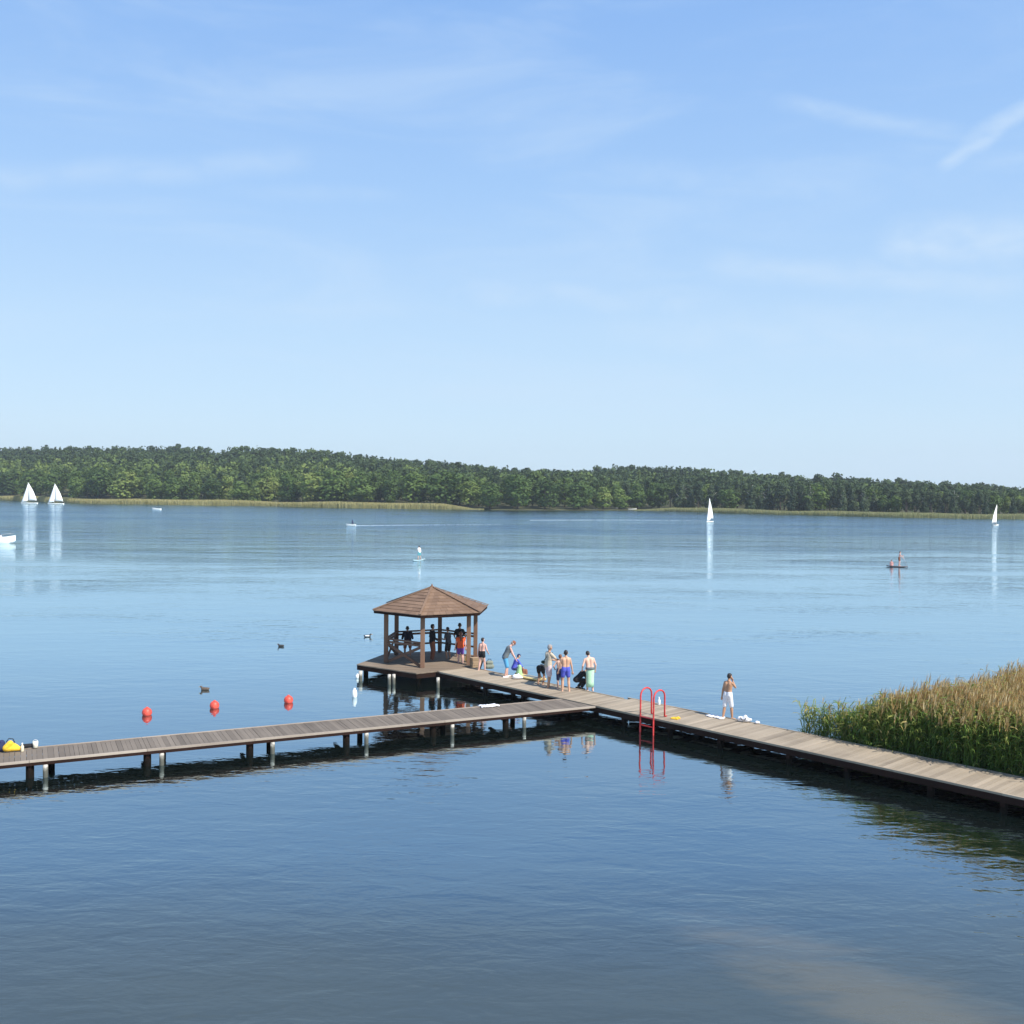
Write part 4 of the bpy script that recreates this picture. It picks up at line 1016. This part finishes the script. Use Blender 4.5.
# ------------------------------------------------------------------ water
def water_mat():
    m, nt, N, L, b = nodes('lake water')
    tc = N.new('ShaderNodeTexCoord')
    def mp(sx, sy, rot=0):
        x = N.new('ShaderNodeMapping'); x.inputs['Scale'].default_value = (sx, sy, 1); x.inputs['Rotation'].default_value = (0, 0, rot); L.new(tc.outputs['Object'], x.inputs['Vector']); return x.outputs[0]
    def noise(v, scale, det=2, rough=.5, dist=0):
        n = N.new('ShaderNodeTexNoise'); n.inputs['Scale'].default_value = scale; n.inputs['Detail'].default_value = det; n.inputs['Roughness'].default_value = rough; n.inputs['Distortion'].default_value = dist
        L.new(v, n.inputs['Vector']); return n.outputs['Fac']
    def mth(op, a, bb=None, c_=None):
        x = N.new('ShaderNodeMath'); x.operation = op
        for i, v in enumerate((a, bb, c_)):
            if v is None: continue
            if isinstance(v, (int, float)): x.inputs[i].default_value = v
            else: L.new(v, x.inputs[i])
        return x.outputs[0]
    def mrange(v, a, b_, c_=0., d=1., smooth=True):
        x = N.new('ShaderNodeMapRange'); x.interpolation_type = 'SMOOTHSTEP' if smooth else 'LINEAR'
        L.new(v, x.inputs[0]); x.inputs[1].default_value = a; x.inputs[2].default_value = b_; x.inputs[3].default_value = c_; x.inputs[4].default_value = d; return x.outputs[0]
    sep = N.new('ShaderNodeSeparateXYZ'); L.new(tc.outputs['Object'], sep.inputs[0]); X, Y = sep.outputs[0], sep.outputs[1]
    # wind: calm and ruffled patches, stretched across the lake
    wind = noise(mp(.008, .03, .06), 1.0, 3, .55)
    windm = mrange(wind, .38, .66, .45, 1.25)
    farw = mrange(Y, 110, 300, 0, 1)
    amp = mth('MULTIPLY', windm, mth('ADD', mth('ADD', mrange(Y, 17, 32, 1.6, .65), mrange(Y, 45, 90, 0, .35)), mth('MULTIPLY', farw, WAT['far'])))
    r1 = noise(mp(.55, 1.25, .22), 1.55, 3, .55, .4)
    r2 = noise(mp(.5, 1.0, -.25), .55, 2, .5, .2)
    r3 = noise(mp(.8, 1.2, .1), 5.0, 2, .5)
    hgt = mth('ADD', mth('ADD', mth('MULTIPLY', r1, WAT['a1']), mth('MULTIPLY', r2, WAT['a2'])), mth('MULTIPLY', r3, WAT['a3']))
    hgt = mth('MULTIPLY', mth('MULTIPLY', hgt, amp), mrange(noise(mp(.05, .13, .3), 1.0, 3, .5), .35, .68, .55, 1.35))
    bp = N.new('ShaderNodeBump'); bp.inputs['Strength'].default_value = 1; bp.inputs['Distance'].default_value = 1.0
    L.new(hgt, bp.inputs['Height']); L.new(bp.outputs['Normal'], b.inputs['Normal'])
    # water body: deep blue-green, brown over the shallow sand near the beach
    near = mth('ADD', mrange(Y, 16, 29, 1, 0), mth('MULTIPLY', mth('SUBTRACT', noise(mp(.10, .22, .3), 1.0, 3), .5), .5))
    shallow = mrange(near, .1, 1.05)
    sx = mth('SUBTRACT', X, 7.3); sy = mth('SUBTRACT', Y, 17.0)
    rot1 = mth('ADD', mth('MULTIPLY', sx, .80), mth('MULTIPLY', sy, .60)); rot2 = mth('SUBTRACT', mth('MULTIPLY', sy, .80), mth('MULTIPLY', sx, .60))
    e = mth('SQRT', mth('ADD', mth('POWER', mth('MULTIPLY', rot1, .52), 2.0), mth('POWER', mth('MULTIPLY', rot2, .15), 2.0)))
    e = mth('ADD', e, mth('MULTIPLY', mth('SUBTRACT', noise(mp(.55, 1.9, .65), 1.0, 5, .6), .5), 1.5))
    bar_ = mrange(e, .15, 1.1, 1, 0)
    c1 = N.new('ShaderNodeMix'); c1.data_type = 'RGBA'; c1.inputs[6].default_value = (*WAT['deep'], 1); c1.inputs[7].default_value = (*WAT['shallow'], 1); L.new(shallow, c1.inputs[0])
    c2 = N.new('ShaderNodeMix'); c2.data_type = 'RGBA'; L.new(c1.outputs[2], c2.inputs[6]); c2.inputs[7].default_value = (*WAT['sand'], 1); L.new(bar_, c2.inputs[0])
    L.new(c2.outputs[2], b.inputs['Base Color'])
    rgh = mth('ADD', WAT['rough'], mth('MULTIPLY', farw, .10)); L.new(rgh, b.inputs['Roughness']); b.inputs['IOR'].default_value = WAT['ior']
    gl = N.new('ShaderNodeBsdfGlossy'); gl.inputs['Color'].default_value = (.72, .92, 1, 1); L.new(rgh, gl.inputs['Roughness']); L.new(bp.outputs['Normal'], gl.inputs['Normal'])
    mx = N.new('ShaderNodeMixShader'); L.new(mth('MULTIPLY', mth('SUBTRACT', 1.0, mth('MULTIPLY', shallow, .72)), mrange(Y, 20, 62, .34, .62)), mx.inputs[0])
    L.new(b.outputs[0], mx.inputs[1]); L.new(gl.outputs[0], mx.inputs[2]); L.new(mx.outputs[0], N['Material Output'].inputs['Surface'])
    return m
WAT = dict(a1=.030, a2=.034, a3=.006, far=8.0, deep=(.004, .008, .007), shallow=(.040, .046, .032), sand=(.090, .080, .045), rough=.03, ior=1.45, gloss=.42)
wx = np.arange(-400, 1501, 25.0); Dw = shoreD(wx) + 3
Pw = P_y(wx, np.full_like(wx, 488), Dw)
vs = [(-900, -120, 0), (1200, -120, 0)]
wm = MB()
pts = [(p[0], p[1], 0) for p in Pw]
wm.poly([(-250, -120, 0), (420, -120, 0)] + list(reversed(pts)))
wo = wm.build('lake_water', water_mat()); tag(wo, 'calm rippled lake water', None, kind='structure')
bed = MB(); bed.poly([(-1300, -400, -2.4), (1300, -400, -2.4), (1300, 1500, -2.4), (-1300, 1500, -2.4)])
bo_ = bed.build('lake_bed', mat('lake bed', (.12, .10, .07), .95)); tag(bo_, 'sandy lake bed below the water', None, kind='structure')
# speedboat wake: low ridges of churned water
def wake(label, pts, w0, w1, m, seed):
    g = random.Random(seed); b = MB(); n = 160; prev = None
    for i in range(n + 1):
        u = i / n; k = u * (len(pts) - 1); j = min(int(k), len(pts) - 2); p = pts[j].lerp(pts[j + 1], k - j)
        w = (w0 + (w1 - w0) * u) * g.uniform(.5, 1.3) * (1 - .8 * max(0, u - .75) / .25); h = .05 * (1 - u * .6)
        cur = [(p.x, p.y - w, .004), (p.x, p.y, h), (p.x, p.y + w, .004)]
        if prev and g.random() < 1.02 - u * .35:
            b.poly([prev[0], cur[0], cur[1], prev[1]]); b.poly([prev[1], cur[1], cur[2], prev[2]])
        prev = cur
    o = b.build('wake', m); tag(o, label, None, kind='stuff')
WAKE_PALE = mat('churned water', (.50, .60, .66), .5, .1, 3)  # pale colour stands in for sky reflected off the ruffled wake
wake('pale wake trailing right behind the tiny speedboat', [at(354, 525.6), at(420, 525.0), at(500, 524.6)], .4, .7, WAKE_PALE, 1)
wake('thin pale line of old wake leading to the middle sailboat', [at(530, 520.2), at(620, 520.0), at(702, 520.8)], .5, .6, WAKE_PALE, 2)

# ------------------------------------------------------------------ sky and sun
SUN_EL = R(50); SUN_AZ_VEC = Vector((.76, -.65)).normalized()     # towards the sun, seen from above
sun_d = bpy.data.lights.new('sun', 'SUN'); sun_d.energy = 4.6; sun_d.angle = R(.5); sun_d.color = (1, .94, .84)
sun = bpy.data.objects.new('sun', sun_d); COL.objects.link(sun)
sd_ = Vector((SUN_AZ_VEC.x * math.cos(SUN_EL), SUN_AZ_VEC.y * math.cos(SUN_EL), math.sin(SUN_EL)))
sun.rotation_euler = (-sd_).to_track_quat('-Z', 'Y').to_euler(); sun.location = (40, -30, 60)
world = bpy.data.worlds.new('World'); sc.world = world; world.use_nodes = True
nt = world.node_tree; N = nt.nodes; L = nt.links; bg = N['Background']
sky = N.new('ShaderNodeTexSky'); sky.sky_type = 'NISHITA'; sky.sun_disc = False; sky.sun_elevation = SUN_EL
sky.sun_rotation = math.atan2(SUN_AZ_VEC.x, SUN_AZ_VEC.y); sky.air_density = 1.0; sky.dust_density = .6; sky.ozone_density = 2.5; sky.altitude = 100
tc = N.new('ShaderNodeTexCoord'); DIR = tc.outputs['Generated']
def wm_(op, a, b_=None, c_=None):
    x = N.new('ShaderNodeMath'); x.operation = op
    for i, v in enumerate((a, b_, c_)):
        if v is None: continue
        if isinstance(v, (int, float)): x.inputs[i].default_value = v
        else: L.new(v, x.inputs[i])
    return x.outputs[0]
def wdot(v):
    x = N.new('ShaderNodeVectorMath'); x.operation = 'DOT_PRODUCT'; L.new(DIR, x.inputs[0]); x.inputs[1].default_value = v; return x.outputs['Value']
def wrange(v, a, b_, c_=0., d=1.):
    x = N.new('ShaderNodeMapRange'); x.interpolation_type = 'SMOOTHSTEP'; L.new(v, x.inputs[0]); x.inputs[1].default_value = a; x.inputs[2].default_value = b_; x.inputs[3].default_value = c_; x.inputs[4].default_value = d; return x.outputs[0]
def wnoise(scale, sc3, det=4, rough=.55, dist=.3):
    mpg = N.new('ShaderNodeMapping'); mpg.inputs['Scale'].default_value = sc3; L.new(DIR, mpg.inputs['Vector'])
    n = N.new('ShaderNodeTexNoise'); n.inputs['Scale'].default_value = scale; n.inputs['Detail'].default_value = det; n.inputs['Roughness'].default_value = rough; n.inputs['Distortion'].default_value = dist
    L.new(mpg.outputs[0], n.inputs['Vector']); return n.outputs['Fac']
wob = wm_('SUBTRACT', wnoise(9, (1, 1, 1.5)), .5)
fine = wnoise(26, (1, 1, 2.2), 5)
cl_ = None
def streak(x0, y0, x1, y1, w, s, wobble=.02, soft=.25):
    global cl_
    a, b_ = ray(x0, y0), ray(x1, y1); n_ = a.cross(b_).normalized(); t_ = (b_ - a).normalized(); m_ = (a + b_) / 2; hl_ = (b_ - a).length / 2
    dd_ = wm_('ABSOLUTE', wm_('ADD', wdot(n_), wm_('MULTIPLY', wob, wobble)))
    v = wrange(dd_, 0, w, 1, 0)
    al_ = wm_('ABSOLUTE', wm_('SUBTRACT', wdot(t_), m_.dot(t_)))
    v = wm_('MULTIPLY', v, wrange(al_, hl_ * (1 - soft), hl_ * 1.05, 1, 0)); v = wm_('MULTIPLY', v, wm_('MULTIPLY', wrange(fine, .25, .7, .35, 1), s))
    cl_ = v if cl_ is None else wm_('MAXIMUM', cl_, v)
streak(760, 100, 985, 140, .012, .36, .012, .5)
streak(934, 176, 1012, 120, .010, .55, .03, .5)
streak(956, 150, 1064, 86, .011, .58, .03, .45)
streak(870, 243, 1120, 236, .032, .62, .05, .35)
streak(-60, 182, 325, 160, .020, .30, .02, .25)
streak(680, 264, 1060, 286, .022, .42, .03, .4)
streak(420, 290, 760, 304, .022, .34, .05, .5)
streak(560, 330, 1080, 342, .035, .34, .05, .5)
streak(560, 176, 900, 186, .022, .24, .04, .6)
streak(200, 190, 420, 196, .010, .16, .02, .6)
cir = wrange(wnoise(3.2, (1, 1, 5), 5, .6, .6), .42, .8, 0, .34)
cl_ = wm_('MAXIMUM', cl_, cir)
# the clear summer sky of the day: air-light pale blue over the horizon, deeper overhead, mixed with the physical sky
sepd = N.new('ShaderNodeSeparateXYZ'); L.new(DIR, sepd.inputs[0])
rmp = ramp(N, [(0, (.60, .82, 1.0)), (.10, (.60, .805, 1.0)), (.22, (.53, .75, 1.0)), (.36, (.40, .64, 1.0)), (.50, (.29, .525, .96)), (.75, (.15, .36, .78)), (1, (.10, .27, .65))])
zz = wm_('POWER', wm_('MAXIMUM', sepd.outputs[2], 0.0), .8)
L.new(zz, rmp.inputs['Fac'])
GAIN = 1 / (.12 * 2 ** .5)
sc1 = N.new('ShaderNodeVectorMath'); sc1.operation = 'SCALE'; L.new(rmp.outputs['Color'], sc1.inputs[0]); sc1.inputs['Scale'].default_value = GAIN
mixs = N.new('ShaderNodeMix'); mixs.data_type = 'RGBA'; mixs.inputs[0].default_value = .85; L.new(sky.outputs[0], mixs.inputs[6]); L.new(sc1.outputs[0], mixs.inputs[7])
mixc = N.new('ShaderNodeMix'); mixc.data_type = 'RGBA'; L.new(cl_, mixc.inputs[0]); L.new(mixs.outputs[2], mixc.inputs[6]); mixc.inputs[7].default_value = (.66 * GAIN, .82 * GAIN, 1.0 * GAIN, 1)
L.new(mixc.outputs[2], bg.inputs['Color']); bg.inputs['Strength'].default_value = .12

# thin summer haze: air over the lake
hz = MB(); hz.prism([Vector((-1400, -420)), Vector((1400, -420)), Vector((1400, 1600)), Vector((-1400, 1600))], -4.0, 62.0)
hm = bpy.data.materials.new('haze air'); hm.use_nodes = True; hn = hm.node_tree; hn.nodes.remove(hn.nodes['Principled BSDF'])
pv = hn.nodes.new('ShaderNodeVolumePrincipled'); pv.inputs['Color'].default_value = (.86, .92, 1, 1); pv.inputs['Density'].default_value = .0002; pv.inputs['Anisotropy'].default_value = .2
hn.links.new(pv.outputs[0], hn.nodes['Material Output'].inputs['Volume'])
ho = hz.build('haze', hm); ho['kind'] = 'stuff'; ho['label'] = 'thin bluish summer haze over the lake'

sc.view_settings.view_transform = 'Standard'; sc.view_settings.look = 'None'; sc.view_settings.exposure = .5; sc.view_settings.gamma = 1
sc.cycles.use_denoising = True; sc.cycles.max_bounces = 6; sc.cycles.transparent_max_bounces = 8
